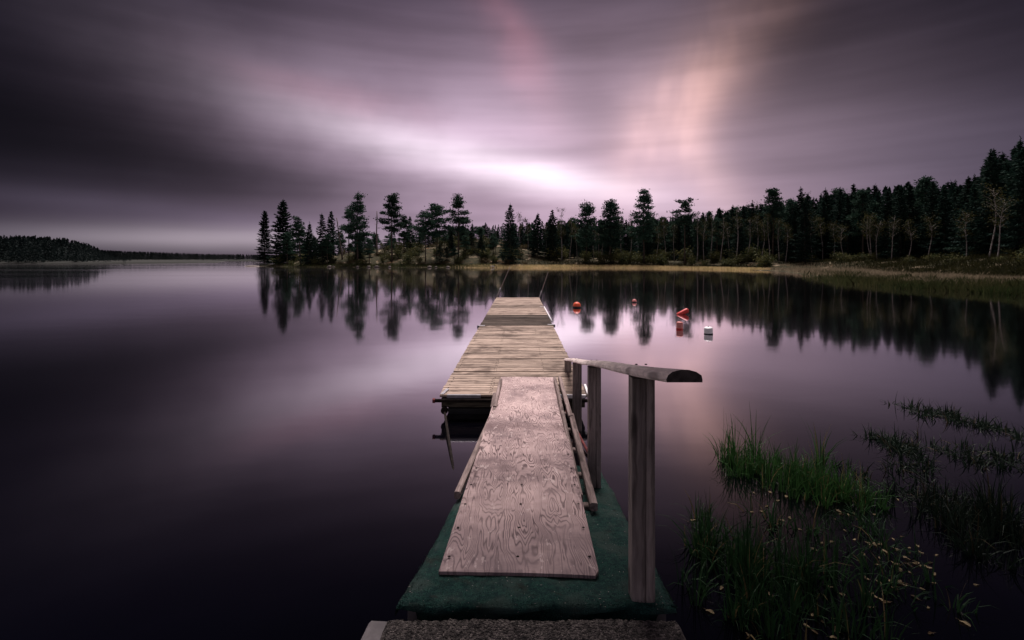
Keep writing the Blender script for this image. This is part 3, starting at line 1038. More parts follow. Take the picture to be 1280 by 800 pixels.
    ZS = [(330, 470, 1.5, 9, 26, 'shrub', SH, 'leafy shrub at the foot of the island trees', (1.2, 2.6)),
          (470, 640, 2, 24, 60, 'shrub', SH, 'green shrub scattered over the open heath knoll', (1.0, 2.4)),
          (420, 660, 3, 26, 60, 'heather_bush', HE, 'low brown heather bush on the open heath knoll', (.6, 1.1)),
          (640, 980, 5, 17, 52, 'shrub', SH, 'shrub at the edge of the wood behind the yellow shore grass', (1.2, 3.2)),
          (980, 1300, 16, 26, 40, 'shrub', SH, 'dark shrub at the foot of the forest above the reed bed', (.7, 1.6))]
    for x0, x1, d0, d1, num, nm, pr, lab, hr in ZS:
        made = tries = 0
        while made < num and tries < 6000:
            tries += 1
            px = rs.uniform(x0, x1); y = rs.uniform(36, 140); x = (px - CX) / F * y
            d = shore_dist([x], [y])[0]
            if not d0 < d < d1: continue
            if px > 980 and y > 92: continue
            H = rs.uniform(*hr)
            plant(nm, pr[rs.randint(len(pr))], (x, y, gz(x, y) - .05), H, lab, 'shrub', lab.split(' at ')[0].split(' on ')[0].split(' scattered ')[0] + 's ' + ('of the knoll' if 'knoll' in lab else 'of the island' if 'island' in lab else 'of the reed shore' if 'reed' in lab else 'of the grass shore'), wide=rs.uniform(.9, 1.4), parts=('stems', 'foliage'))
            made += 1


def mass(name, pts, protos, mat, label):
    """A wood that reads as one mass: many crowns in one object."""
    rs = np.random.RandomState(31)
    V, Fc, T = [], [], []
    off = 0
    for (x, y, z, H) in pts:
        p = protos[rs.randint(len(protos))]
        v = p['v'].copy()
        a = rs.uniform(0, 6.28)
        c, s = math.cos(a), math.sin(a)
        sc_ = H / p['H']
        wd = rs.uniform(.8, 1.3)
        X = (v[:, 0] * c - v[:, 1] * s) * sc_ * wd + x
        Y = (v[:, 0] * s + v[:, 1] * c) * sc_ * wd + y
        V.append(np.stack([X, Y, v[:, 2] * sc_ + z], 1))
        Fc.append(p['f'] + off)
        T.append(np.clip(p['t'] * .5 + rs.uniform(0, .5), 0, 1))
        off += len(v)
    V = np.concatenate(V); Fc = np.concatenate(Fc); T = np.concatenate(T)
    me = bpy.data.meshes.new(name)
    me.vertices.add(len(V)); me.vertices.foreach_set('co', V.ravel())
    me.loops.add(Fc.size); me.loops.foreach_set('vertex_index', Fc.ravel().astype(np.int32))
    me.polygons.add(len(Fc)); me.polygons.foreach_set('loop_start', np.arange(0, Fc.size, 4, dtype=np.int32))
    me.materials.append(M[mat])
    at_ = me.attributes.new('tone', 'FLOAT', 'FACE'); at_.data.foreach_set('value', T)
    me.update(calc_edges=True); me.validate()
    tag(put(name, me), label, 'wood', kind='stuff')


def arr(mb, H):
    q = [f for f in mb.f]
    return {'v': np.array(mb.v), 'f': np.array(q), 't': np.array(mb.t), 'H': H}


def crown_arr(seed, H, spread, fine=.55):
    """Just the sprays of a small spruce, as arrays."""
    rs = np.random.RandomState(seed)
    mb = MB()
    n = int(300 * fine)
    t = rs.uniform(.06, 1, n) ** 1.15
    r = spread * (1 - t) ** .85 * np.sqrt(rs.uniform(.15, 1, n)) + .08
    ph = rs.uniform(0, 6.28, n)
    P = np.stack([r * np.cos(ph), r * np.sin(ph), H * t - r * .25], 1)
    D = np.stack([np.cos(ph), np.sin(ph), np.full(n, -.35)], 1) + rs.normal(0, .3, (n, 3))
    D[t > .9] = np.array([0, 0, 1]) + rs.normal(0, .25, (int((t > .9).sum()), 3))
    diamonds(mb, P, D, rs.uniform(.6, 1.1, n) * H / 12, rs.uniform(.3, .55, n) * H / 12, rs.uniform(0, 1, n), rs)
    return arr(mb, H)


def build_far_woods():
    rs = np.random.RandomState(3)
    pr = [crown_arr(200 + i, 12, 1.9 + .5 * (i % 3), .62) for i in range(6)]
    pr += [crown_arr(210 + i, 12, 3.0, .62) for i in range(2)]
    # dark point of land at the left
    pts = []
    for _ in range(1500):
        x, y = rs.uniform(-330, -112), rs.uniform(160, 232)
        px = CX + x / y * F
        if px < -90 or px > 165: continue
        if y < 159 + 14 * max(0, (x + 140) / 24): continue
        sky = float(np.interp(px, [-90, 0, 60, 85, 110, 125, 140, 165], [284, 292, 293, 296, 302, 308, 315, 321]))
        top = sky + abs(rs.normal(0, 4))
        H = CZ + (HY - top) / F * y - .8
        if H < 2: H = 2
        pts.append((x, y, .1, H))
    mass('forest', pts, pr, 'farwood', 'black wood on the far point of land across the lake')
    pts = []
    for _ in range(1100):
        y = rs.uniform(300, 390)
        px = rs.uniform(100, 345)
        x = (px - CX) / F * y
        sky = float(np.interp(px, [100, 150, 200, 250, 330], [309, 312.5, 314, 316, 317])) + 1
        top = sky + abs(rs.normal(0, 1.6))
        pts.append((x, y, .1, max(2.0, CZ + (HY - top) / F * y - .1)))
    mass('forest', pts, pr, 'farwood', 'low wooded ridge on the horizon beyond the open water')
    # the depth of the wood behind the trees one can tell apart
    pts = []
    tr = 0
    while len(pts) < 760 and tr < 40000:
        tr += 1
        px = rs.uniform(430, 1340); y = rs.uniform(50, 190); x = (px - CX) / F * y
        d = shore_dist([x], [y])[0]
        if d < (30 if px > 1000 else 25) or d > 82: continue
        sky = float(np.interp(px, [430, 480, 540, 590, 640, 700, 800, 880, 930, 980, 1040, 1100, 1215, 1250, 1340], [294, 290, 287, 283, 279, 276, 275, 270, 262, 254, 243, 234, 229, 202, 188]))
        H = CZ + (HY - sky - abs(rs.normal(0, 8))) / F * y - gz(x, y)
        if H < 2.5: continue
        pts.append((x, y, gz(x, y), min(H, 21)))
    mass('forest', pts, pr, 'spruce', 'unbroken depth of dark conifers behind the first rows of the wood')


# ================================================================== REEDS AND GRASS ON THE FAR SHORE
def blade_field(name, pts, hts, mat, label, cat, wid=.03, lean=.25, seed=0):
    rs = np.random.RandomState(seed)
    n = len(pts)
    P = np.array(pts); h = np.array(hts)
    a = rs.uniform(0, 6.28, n)
    S = np.stack([np.cos(a), np.sin(a), np.zeros(n)], 1) * wid * rs.uniform(.6, 1.4, n)[:, None]
    ln = rs.normal(0, lean, (n, 2)) * h[:, None]
    mid = P + np.stack([ln[:, 0] * .3, ln[:, 1] * .3, h * .6], 1)
    tip = P + np.stack([ln[:, 0], ln[:, 1], h], 1)
    V = np.stack([P - S / 2, P + S / 2, mid + S * .4, tip, mid - S * .4], 1).reshape(-1, 3)
    Fc = np.arange(n * 5).reshape(n, 5)
    me = bpy.data.meshes.new(name)
    me.vertices.add(len(V)); me.vertices.foreach_set('co', V.ravel())
    me.loops.add(Fc.size); me.loops.foreach_set('vertex_index', Fc.ravel().astype(np.int32))
    me.polygons.add(n); me.polygons.foreach_set('loop_start', np.arange(0, Fc.size, 5, dtype=np.int32))
    me.materials.append(M[mat])
    q = me.attributes.new('tone', 'FLOAT', 'FACE')
    q.data.foreach_set('value', np.clip(.5 + .45 * vnoise(P[:, 0] * 3, P[:, 1] * 3) + rs.normal(0, .2, n), 0, 1))
    me.update(calc_edges=True)
    return tag(put(name, me), label, cat, kind='stuff')


def scatter(num, px0, px1, y0, y1, d0, d1, seed):
    rs = np.random.RandomState(seed)
    out = []
    while sum(len(o) for o in out) < num:
        n = 20000
        y = y0 * (y1 / y0) ** rs.uniform(0, 1, n)
        px = rs.uniform(px0, px1, n)
        x = (px - CX) / F * y
        d = shore_dist(x, y)
        k = (d > d0) & (d < d1) & (rs.uniform(0, 1, n) < sstep(px, px0 - 5, px0 + 90) + .04)
        z = ground_z(x[k], y[k])
        out.append(np.stack([x[k], y[k], np.maximum(z, -.25)], 1))
        if len(out) > 60: break
    return np.concatenate(out)[:num]


def build_shore_grass():
    rs = np.random.RandomState(77)
    p = scatter(15000, 1000, 1330, 25, 58, -3.2, 2.6, 1)
    h = rs.uniform(.35, .8, len(p)) * np.where(vnoise(p[:, 0] * 2, p[:, 1] * 2) > -.1, 1, .7)
    blade_field('reeds', p, h, 'reed', 'green and rusty reed bed standing in the water at the right shore', 'reeds', .028, .25, 1)
    p = scatter(16000, 930, 1330, 30, 84, .5, 11.5, 2)
    blade_field('dry_grass', p, rs.uniform(.3, .6, len(p)), 'paleg', 'pale pinkish dry grass flat behind the reed bed', 'grass', .03, .3, 2)
    p = scatter(10000, 560, 1010, 78, 104, -.8, 3.2, 3)
    blade_field('yellow_grass', p, rs.uniform(.2, .45, len(p)), 'yellowg', 'bright yellow strip of grass along the far waterline', 'grass', .06, .3, 3)
    p = scatter(5000, 325, 620, 96, 120, .0, 4.5, 4)
    blade_field('shore_grass', p, rs.uniform(.15, .5, len(p)), 'reed', 'olive and rusty grass fringe along the island waterline', 'grass', .06, .35, 4)
    p = scatter(16000, 960, 1330, 36, 96, 10, 24, 5)
    blade_field('sedge', p, rs.uniform(.3, .75, len(p)), 'bankg', 'dark sedge on the bank below the forest', 'grass', .045, .4, 5)
    p = scatter(6000, 620, 960, 80, 112, 3.0, 9, 6)
    blade_field('meadow_grass', p, rs.uniform(.2, .5, len(p)), 'bankg', 'brown and green rough grass between the yellow strip and the wood', 'grass', .06, .4, 6)


def build_rocks():
    spots = [(412, 332.4, .8, 'pale flat stone at the waterline under the twin spruces'), (417, 332.6, .45, 'small pale stone beside the flat stone under the twin spruces'),
             (447, 332.6, .6, 'pale stone at the waterline below the tall layered pine'), (461, 332.9, .7, 'greyish boulder right of the stone below the layered pine'),
             (471, 332.6, .9, 'largest pale boulder on the island waterline'), (487, 332.9, .6, 'low stone below the pine with the egg-shaped crown'),
             (537, 333.0, .8, 'stone at the waterline below the flat-topped pine'), (545, 333.2, .5, 'smaller stone right of the one below the flat-topped pine'),
             (560, 333.2, .7, 'stone at the waterline between the flat-topped and the slim pine'), (615, 333.2, .9, 'pale stone at the waterline left of the spire-like spruce')]
    rs = np.random.RandomState(4)
    for px, py, r, lab in spots:
        p = at(px, py)
        for y in np.arange(92, 118, .25):
            x = (px - CX) / F * y
            if shore_dist([x], [y])[0] > .1: break
        mb = MB()
        nr, ns = 7, 12
        V = []
        for i in range(nr):
            th = math.pi * i / (nr - 1)
            for j in range(ns):
                a = 2 * math.pi * j / ns
                k = .55 * r * (1 + .22 * math.sin(3 * a + i) * math.sin(th) + rs.uniform(-.1, .1))
                V.append((k * math.sin(th) * math.cos(a), k * .8 * math.sin(th) * math.sin(a), k * .55 * math.cos(th)))
        mb.add(V, [(i * ns + j, i * ns + (j + 1) % ns, (i + 1) * ns + (j + 1) % ns, (i + 1) * ns + j) for i in range(nr - 1) for j in range(ns)])
        o = put('shore_rock', mb.mesh('shore_rock', M['rock'], True))
        o.location = (x, y, .12)
        tag(o, lab, 'rock', 'stones along the island waterline')
    # flat skerry off the island's tip
    mb = MB()
    V, Fc = [], []
    ring = [(-1.6, 0), (-1, -.5), (.3, -.7), (1.6, -.5), (2.2, .1), (1.4, .6), (0, .7), (-1.1, .5)]
    V = [(x, y, -.2) for x, y in ring] + [(x * .85, y * .8, .10 + .03 * math.sin(i * 2)) for i, (x, y) in enumerate(ring)] + [(x * .4, y * .4, .24) for x, y in ring]
    Fc = [(k * 8 + i, k * 8 + (i + 1) % 8, (k + 1) * 8 + (i + 1) % 8, (k + 1) * 8 + i) for k in range(2) for i in range(8)] + [tuple(range(16, 24))]
    mb.add(V, Fc)
    o = put('flat_rock', mb.mesh('flat_rock', M['rock'], True)); o.location = (-59.5, 113, 0)
    tag(o, 'flat low skerry poking out of the water off the island tip', 'rock')


# ================================================================== PIER, GANGWAY, JETTY
RX = .0525       # the ramp, its handrail and the gangway head slightly right


def ramp_z(y): return .95 - .2 * y


def build_ramp():
    o = thing('carpeted_ramp', 'green carpeted slipway sloping into the lake under the plywood gangway', 'slipway', (0.1, 2.1, 0))
    # core
    def core(mb):
        y0, y1 = 2.13, 5.6
        V = []
        for y in (y0, y1):
            c = .105 + RX * (y - 2.1)
            hw = .555
            V += [(c - hw, y, -.9), (c + hw, y, -.9), (c + hw, y, ramp_z(y) - .022), (c - hw, y, ramp_z(y) - .022)]
        mb.add(V, [(0, 1, 2, 3)[::-1], (4, 5, 6, 7), (0, 1, 5, 4), (1, 2, 6, 5), (2, 3, 7, 6), (3, 0, 4, 7)])
    box_part('ramp_body', o, M['slab'], core)
    def carpet(mb):
        ny, nx = 46, 26
        rs = np.random.RandomState(8)
        V = []
        for j in range(ny):
            y = 2.1 + 3.4 * j / (ny - 1)
            for i in range(nx):
                u = i / (nx - 1) * 2 - 1
                hw = .59 + .005 * math.sin(y * 5 + (1 if u > 0 else 3)) + rs.uniform(-.004, .004)
                x = .105 + RX * (y - 2.1) + u * hw
                z = ramp_z(y) - .002 + .004 * math.sin(9 * y + 5 * u) + .003 * math.sin(21 * u + 3 * y) + .004 * max(0, math.sin(y * 17 + 2.2 * math.sin(u * 3))) ** 3 + rs.normal(0, .0012)
                if abs(u) > .96: z -= .012 * (abs(u) - .96) / .04
                yy = y + ((.004 * math.sin(6 * u + 1) + .004 * u) if j == 0 else 0)
                V.append((x, yy, z))
        # front: the carpet folds down over the end of the ramp
        for k, (dy, dz) in enumerate(((-.012, -.018), (.012, -.045), (.018, -.10), (.022, -.17))):
            for i in range(nx):
                u = i / (nx - 1) * 2 - 1
                V.append((.105 + u * (.585 - (.06 if k else 0) - .01 * k), 2.1 + dy + .012 * math.sin(11 * u + k), ramp_z(2.1) + dz))
        Fc = [(j * nx + i, j * nx + i + 1, (j + 1) * nx + i + 1, (j + 1) * nx + i) for j in range(ny - 1) for i in range(nx - 1)]
        b = ny * nx
        Fc += [(b + i, b + i + 1, i + 1, i) for i in range(nx - 1)]
        Fc += [(b + (k + 1) * nx + i, b + (k + 1) * nx + i + 1, b + k * nx + i + 1, b + k * nx + i) for k in range(3) for i in range(nx - 1)]
        # sides hang down a little
        for side in (0, nx - 1):
            b2 = len(V)
            for j in range(ny):
                x, y, z = V[j * nx + side]
                V.append((x + (-.004 if side == 0 else .004), y, z - .035 - .012 * math.sin(j * 1.3)))
            for j in range(ny - 1):
                q = (j * nx + side, (j + 1) * nx + side, b2 + j + 1, b2 + j)
                Fc.append(q if side == 0 else q[::-1])
        mb.add(V, Fc)
    box_part('carpet', o, M['carpet'], carpet, True)
    # loose pile fibres at the edges
    def fib(mb):
        rs = np.random.RandomState(9)
        for k in range(5200):
            y = 2.1 + 2.2 * rs.uniform() ** 1.6
            u = rs.uniform(-1, 1) if k > 900 else rs.choice([-1, 1]) * rs.uniform(.96, 1.0)
            if k % 7 == 0: y = 2.095
            x = .105 + RX * (y - 2.1) + u * .592
            p = Vector((x, y, ramp_z(y) - .012 * max(0, (abs(u) - .93) / .07)))
            q = p + Vector((rs.normal(0, .006), rs.normal(-.002, .006), rs.uniform(.004, .011)))
            s = Vector((rs.normal(), rs.normal(), 0)).normalized() * .0014
            mb.add([p - s, p + s, q], [(0, 1, 2)], rs.uniform())
    pf = box_part('pile_fibres', o, M['carpet'], fib)
    pf['kind'] = 'stuff'


def build_step():
    # rough concrete step in front of the ramp
    rs = np.random.RandomState(12)
    nx, ny = 110, 40
    V = []
    for j in range(ny):
        y = .2 + 1.888 * (j / (ny - 1)) ** .7
        for i in range(nx):
            u = i / (nx - 1) * 2 - 1
            x = .085 + u * (.62 + .012 * math.sin(y * 5))
            x += .05 * (1.8 - y) * (u < 0) * u * 1.2 if y < 1.8 else 0
            e = max(0, abs(u) - .955) / .045
            e2 = max(0, (y - 2.055) / .03)
            z = .498 - .03 * e * e - .02 * e2 * e2 + rs.normal(0, .0024) + .006 * math.sin(x * 13) * math.sin(y * 11)
            V.append((x, y + rs.normal(0, .002), z))
    Fc = [(j * nx + i, j * nx + i + 1, (j + 1) * nx + i + 1, (j + 1) * nx + i) for j in range(ny - 1) for i in range(nx - 1)]
    edge = [i for i in range(nx)] + [j * nx + nx - 1 for j in range(1, ny)] + [(ny - 1) * nx + i for i in range(nx - 2, -1, -1)] + [j * nx for j in range(ny - 2, 0, -1)]
    b = len(V)
    for i in edge:
        x, y, z = V[i]; V.append((x, y, -.6))
    n = len(edge)
    Fc += [(edge[(k + 1) % n], edge[k], b + k, b + (k + 1) % n) for k in range(n)]
    mb = MB(); mb.add(V, Fc)
    tag(put('concrete_step', mb.mesh('concrete_step', M['concrete'], True)), 'rough gravelly concrete step at the head of the green slipway', 'step')
    for (cx, cy, hw, hd, zt, lab) in ((-.50, 1.93, .125, .155, .468, 'grey paving stone tucked under the far left corner of the concrete step'),
                                      (-.60, 1.62, .11, .15, .45, 'grey paving stone at the near left side of the concrete step')):
        mb = MB()
        bar(mb, (cx, cy - hd, zt - .15), (cx + .02, cy + hd, zt - .15), hw * 2, .30, .012)
        tag(put('paving_stone', mb.mesh('paving_stone', M['slab'])), lab, 'paving stone', 'paving stones beside the step')


def build_gangway():
    o = thing('gangway', 'plywood gangway on timber beams leading from the green slipway to the floating jetty', 'gangway', (.05, 2.4, .4))
    # ply runs from (x .03,y 2.365,z .50) to (x .225,y 7.03,z .315)
    def ply_pt(y, u, dz=0):
        q = (y - 2.365) / 4.665
        c = .031 + .195 * q
        sag = -.02 * math.sin(q * math.pi) * 1.2
        return Vector((c + u * .3845, y, .497 - .184 * q + sag + dz))

    def sheet(y0, y1, cham0, lift):
        def fn(mb):
            ny, nx = 32, 10
            th = .018
            rows = []
            for top in (1, 0):
                for j in range(ny):
                    y = y0 + (y1 - y0) * (j - 1) / (ny - 2) if j else y0 - .0
                    if j == 1: y = y0 + .022
                    for i in range(nx):
                        u = i / (nx - 1) * 2 - 1
                        yy = y
                        lim = 1.0
                        if cham0 and j < 2: lim = (.945, 1.0)[j]
                        if not cham0 and j > ny - 2: lim = .985
                        w = .004 * math.sin(yy * 3 + u * 2)
                        slant = .021 * u if (cham0 and j == 0) else 0
                        p = ply_pt(yy - slant, u * lim, lift + w + (0 if top else -th) - (.0025 if top and (i in (0, nx - 1) or j in (0, ny - 1)) else 0))
                        rows.append(tuple(p))
            n = ny * nx
            Fc = [(j * nx + i, j * nx + i + 1, (j + 1) * nx + i + 1, (j + 1) * nx + i) for j in range(ny - 1) for i in range(nx - 1)]
            Fc += [tuple(n + k for k in f_)[::-1] for f_ in Fc]
            ed = [i for i in range(nx)] + [j * nx + nx - 1 for j in range(1, ny)] + [(ny - 1) * nx + i for i in range(nx - 2, -1, -1)] + [j * nx for j in range(ny - 2, 0, -1)]
            m = len(ed)
            mb.add(rows, Fc, .5, 0)
            mb.add(rows, [(ed[(k + 1) % m], ed[k], n + ed[k], n + ed[(k + 1) % m]) for k in range(m)], .5, 0)
        return fn
    def ply_obj(fn):
        mb = MB(); fn(mb)
        me = mb.mesh('plywood_sheet', M['ply'])
        q = put('plywood_sheet', me); return q
    # sheets keep world coordinates in their mesh so the grain and the damp seam fall in place
    for args in ((2.365, 4.755, True, .0), (4.758, 7.03, False, -.004)):
        q = ply_obj(sheet(*args))
        q.parent = o
        q.matrix_parent_inverse = Matrix.Translation(-o.location)
        q['label'] = 'nearer plywood sheet with clipped corners' if args[2] else 'farther plywood sheet resting on the jetty'

    def wob(p0, p1, w, h, tone, n=1, ch=.008):
        def fn(mb): bar(mb, p0, p1, w, h, ch, tone)
        return fn
    def zj(y): return .30
    # carrying beams: one pair close under the sheet, splayed outer beams visible at the sides
    for x0, x1, w, t, y0, y1, z0, z1 in ((-.398, -.178, .062, .62, 3.60, 5.55, .275, .335), (-.190, -.150, .055, .5, 5.45, 6.66, .345, .35),
                             (.545, .615, .07, .62, 3.30, 5.15, .34, .36), (.60, .650, .065, .5, 5.05, 6.75, .365, .355),
                             (.465, .530, .05, .4, 3.38, 5.2, .36, .37), (.525, .582, .05, .45, 5.1, 6.75, .37, .35),
                             (-.20, -.03, .09, .4, 2.9, 6.6, .36, .27), (.22, .36, .09, .4, 2.9, 6.6, .36, .27)):
        box_part('side_beam', o, M['beam'], wob((x0, y0, z0), (x1, y1, z1), w * .72, .055, t))
    # cross slats tying the beams
    for y in (3.42, 3.9, 4.4, 4.9, 5.4, 5.9, 6.3):
        q = (y - 3.3) / 3.4
        box_part('cross_slat', o, M['beam'], wob((-.35 + .2 * q, y, .285 + .02 * q), (.55 + .06 * q, y, .285 + .02 * q), .06, .035, .4))
    box_part('cross_slat', o, M['beam'], wob((-.215, 5.50, .30), (-.205, 6.0, .32), .05, .10, .6))
    # screws along the edges
    def screws(mb):
        for y in np.arange(2.5, 6.95, .3):
            for u in (-.92, .92, -.02):
                p = ply_pt(y, u, .0045)
                mb.add([p + Vector((.0085 * math.cos(a), .0085 * math.sin(a), 0)) for a in np.linspace(0, 6.283, 7)[:-1]], [tuple(range(6))])
    s_ = box_part('screws', o, M['rust'], screws)
    s_['kind'] = 'stuff'


def build_handrail():
    o = thing('handrail', 'weathered wooden handrail on four posts right of the plywood gangway', 'handrail', (.565, 2.17, .5))
    def line(y): return Vector((.5665 + RX * (y - 2.17), y, 1.632 - .1965 * (y - 1.54)))
    posts = [(2.17, .1, None), (4.0, .1, None), (5.75, .1, None), (7.5, .1, None)]
    for i, (y, w, _) in enumerate(posts):
        tp = line(y)
        zb = ramp_z(y) - .02 if i == 0 else -.8
        def fn(mb, tp=tp, y=y, w=w, zb=zb, i=i):
            # a pair of planks nailed together, a narrow groove between
            for s, ww, t in ((-1, w * .58, .45), (1, w * .40, .62)):
                cx = tp.x + (s * (w - ww) / 2)
                bar(mb, (cx, y, zb), (cx, y + (.004 * s), tp.z - .028), ww, .075, .004, t + .05 * (i % 2), up=(0, 1, 0))
        box_part('post', o, M['post'], fn)
    # rail: flat underside, rounded upper edges
    def rail(mb):
        prof = [(-.055, -.018), (.055, -.018), (.057, -.009), (.051, .004), (.037, .015), (.014, .021), (-.014, .021), (-.037, .015), (-.051, .004), (-.057, -.009)]
        ys = np.linspace(1.54, 7.78, 26)
        V = []
        k = len(prof)
        rs = np.random.RandomState(2)
        for y in ys:
            c = line(y)
            lx, lz = .006 * math.sin(y * 1.7), .004 * math.sin(y * 2.3)
            for x, z in prof: V.append((c.x + x + lx + rs.normal(0, .0008), y, c.z + z + lz))
        n = len(ys)
        mb.add(V, [(j * k + i, j * k + (i + 1) % k, (j + 1) * k + (i + 1) % k, (j + 1) * k + i) for j in range(n - 1) for i in range(k)], .55, 0)
        mb.add(V[:k], [tuple(range(k))[::-1]], .3, 1)
        mb.add(V[-k:], [tuple(range(k))], .3, 1)
    mb = MB(); rail(mb)
    me = mb.mesh('top_rail', [M['rail'], M['endgrain']], False, o.location)
    put('top_rail', me, o)
    def nails(mb):
        for y, w, _ in posts:
            for dx in (-.02, .022):
                c = line(y)
                lathe(mb, [(.006, 0), (.006, .0025), (.003, .004)], 8, Matrix.Translation(c + Vector((dx, .01, .021))))
    box_part('nails', o, M['rust'], nails)['kind'] = 'stuff'


def build_jetty():
    o = thing('floating_jetty', 'long floating jetty of weathered grey boards reaching out into the lake', 'jetty', (.02, 6.2, 0))
    ZD = .28
    def cx(y): return .015 + .0153 * (y - 6.18)
    HW = .925
    rs = np.random.RandomState(21)
    Y0, Y1 = 6.2, 21.4
    def boards(ya, yb, lo, hi, w0=.118, zoff=0.0):
        def fn(mb):
            y = ya
            while y < yb - .02:
                w = min(w0 * rs.uniform(.86, 1.14), yb - y)
                yc = y + w / 2
                t = rs.uniform(lo, hi)
                e0, e1 = rs.normal(0, .004), rs.normal(0, .004)
                dz = rs.normal(0, .0035) + zoff
                yaw = rs.normal(0, .0018)
                bar(mb, (cx(yc) - HW + e0, yc - yaw, ZD - .014 + dz), (cx(yc) + HW + e1, yc + yaw, ZD - .014 + dz + rs.normal(0, .002)), w - rs.uniform(.003, .007), .028, .003, t)
                y += w
        return fn
    for ya, yb, lo, hi, lab in ((Y0, 12.0, .2, .72, None), (12.0, 12.55, .45, .62, None), (12.56, 14.95, -.36, -.14, 'darker old boards across the middle of the jetty'), (14.96, 17.0, .5, .75, None), (17.0, 17.9, .1, .3, None), (17.9, Y1, .45, .72, None)):
        q = box_part('deck_boards', o, M['deck'], boards(ya, yb, lo, hi))
        if lab: q['label'] = lab
    # a line of old nails and butt joints down the left third
    def joint(mb):
        y = Y0 + .06
        while y < 12:
            for dx in (-.30, -.275, .45, -.86, .86):
                p = Vector((cx(y) + dx + rs.normal(0, .004), y + rs.normal(0, .02), ZD + .003))
                mb.add([p + Vector((.010 * math.cos(a), .012 * math.sin(a), 0)) for a in np.linspace(0, 6.283, 7)[:-1]], [tuple(range(6))])
            y += .118
    box_part('nails', o, M['rust'], joint)['kind'] = 'stuff'
    for s in (-1, 1):
        def st(mb, s=s):
            bar(mb, (cx(Y0) + s * (HW - .05), Y0 + .02, ZD - .095), (cx(Y1) + s * (HW - .05), Y1 - .02, ZD - .095), .05, .13, .006, .4)
        box_part('side_stringer', o, M['darkwood'], st)
    def fb(mb): bar(mb, (cx(Y0) - HW + .06, Y0 + .05, ZD - .10), (cx(Y0) + HW - .06, Y0 + .05, ZD - .10), .06, .115, .006, .75)
    box_part('end_beam', o, M['darkwood'], fb)
    def fb2(mb): bar(mb, (cx(Y1) - HW + .06, Y1 - .05, ZD - .10), (cx(Y1) + HW - .06, Y1 - .05, ZD - .10), .06, .12, .006, .5)
    box_part('end_beam', o, M['darkwood'], fb2)
    # black floats
    for y in (6.34, 8.9, 11.4, 14.0, 16.5, 19.2):
        def fl(mb, y=y): bar(mb, (cx(y) - HW + .09, y + .55, .02), (cx(y) + HW - .09, y + .55, .02), 1.1, .20, .05, .5)
        box_part('float', o, M['pontoon'], fl, False)
    # hinge pipe across the near end, with red-painted ends
    zp = ZD - .055
    def pipe(mb): tube(mb, [(cx(Y0) - HW - .06, Y0 - .045, zp), (cx(Y0) + HW + .03, Y0 - .045, zp)], .022, 10)
    pp = box_part('hinge_pipe', o, M['rust'], pipe, True)
    for x0, x1 in ((cx(Y0) - HW - .075, cx(Y0) - HW - .045),):
        def cap(mb, x0=x0, x1=x1): tube(mb, [(x0, Y0 - .045, zp), (x1, Y0 - .045, zp)], .029, 10)
        box_part('pipe_end', o, M['redpaint'], cap).parent = pp
    # galvanised brackets
    def br(mb):
        bar(mb, (cx(Y0) - HW + .10, Y0 - .012, ZD - .01), (cx(Y0) - HW + .52, Y0 - .012, ZD - .012), .03, .045, .004)
        bar(mb, (cx(Y0) - HW + .03, Y0 + .02, ZD + .006), (cx(Y0) - HW + .07, Y0 + .28, ZD + .006), .045, .008, .002)
    box_part('corner_bracket', o, M['steel'], br)
    def br2(mb):
        bar(mb, (cx(Y0) + HW - .34, Y0 - .012, ZD - .01), (cx(Y0) + HW - .02, Y0 - .012, ZD - .012), .03, .045, .004)
        bar(mb, (cx(Y0) + HW + .02, Y0 + .02, ZD - .02), (cx(Y0) + HW + .02, Y0 + .34, ZD + .03), .03, .05, .004)
    box_part('corner_bracket', o, M['white'], br2)
    # white pole and metal brackets along the far right edge
    def pole(mb): tube(mb, [(cx(13.4) + HW + .02, 13.35, ZD + .01), (cx(17.2) + HW + .01, 17.2, ZD + .01)], .022, 8)
    box_part('edge_pole', o, M['white'], pole, True)
    for s, y in ((1, 12.7), (-1, 12.5), (1, 17.3)):
        def cl(mb, s=s, y=y):
            bar(mb, (cx(y) + s * (HW - .13), y, ZD + .006), (cx(y) + s * (HW + .03), y, ZD + .006), .09, .010, .003)
            bar(mb, (cx(y) + s * (HW + .022), y, ZD + .008), (cx(y) + s * (HW + .022), y, ZD - .07), .09, .010, .003, up=(0, 1, 0))
        box_part('joint_bracket', o, M['steel'], cl)
    return cx, HW, Y0, Y1, ZD


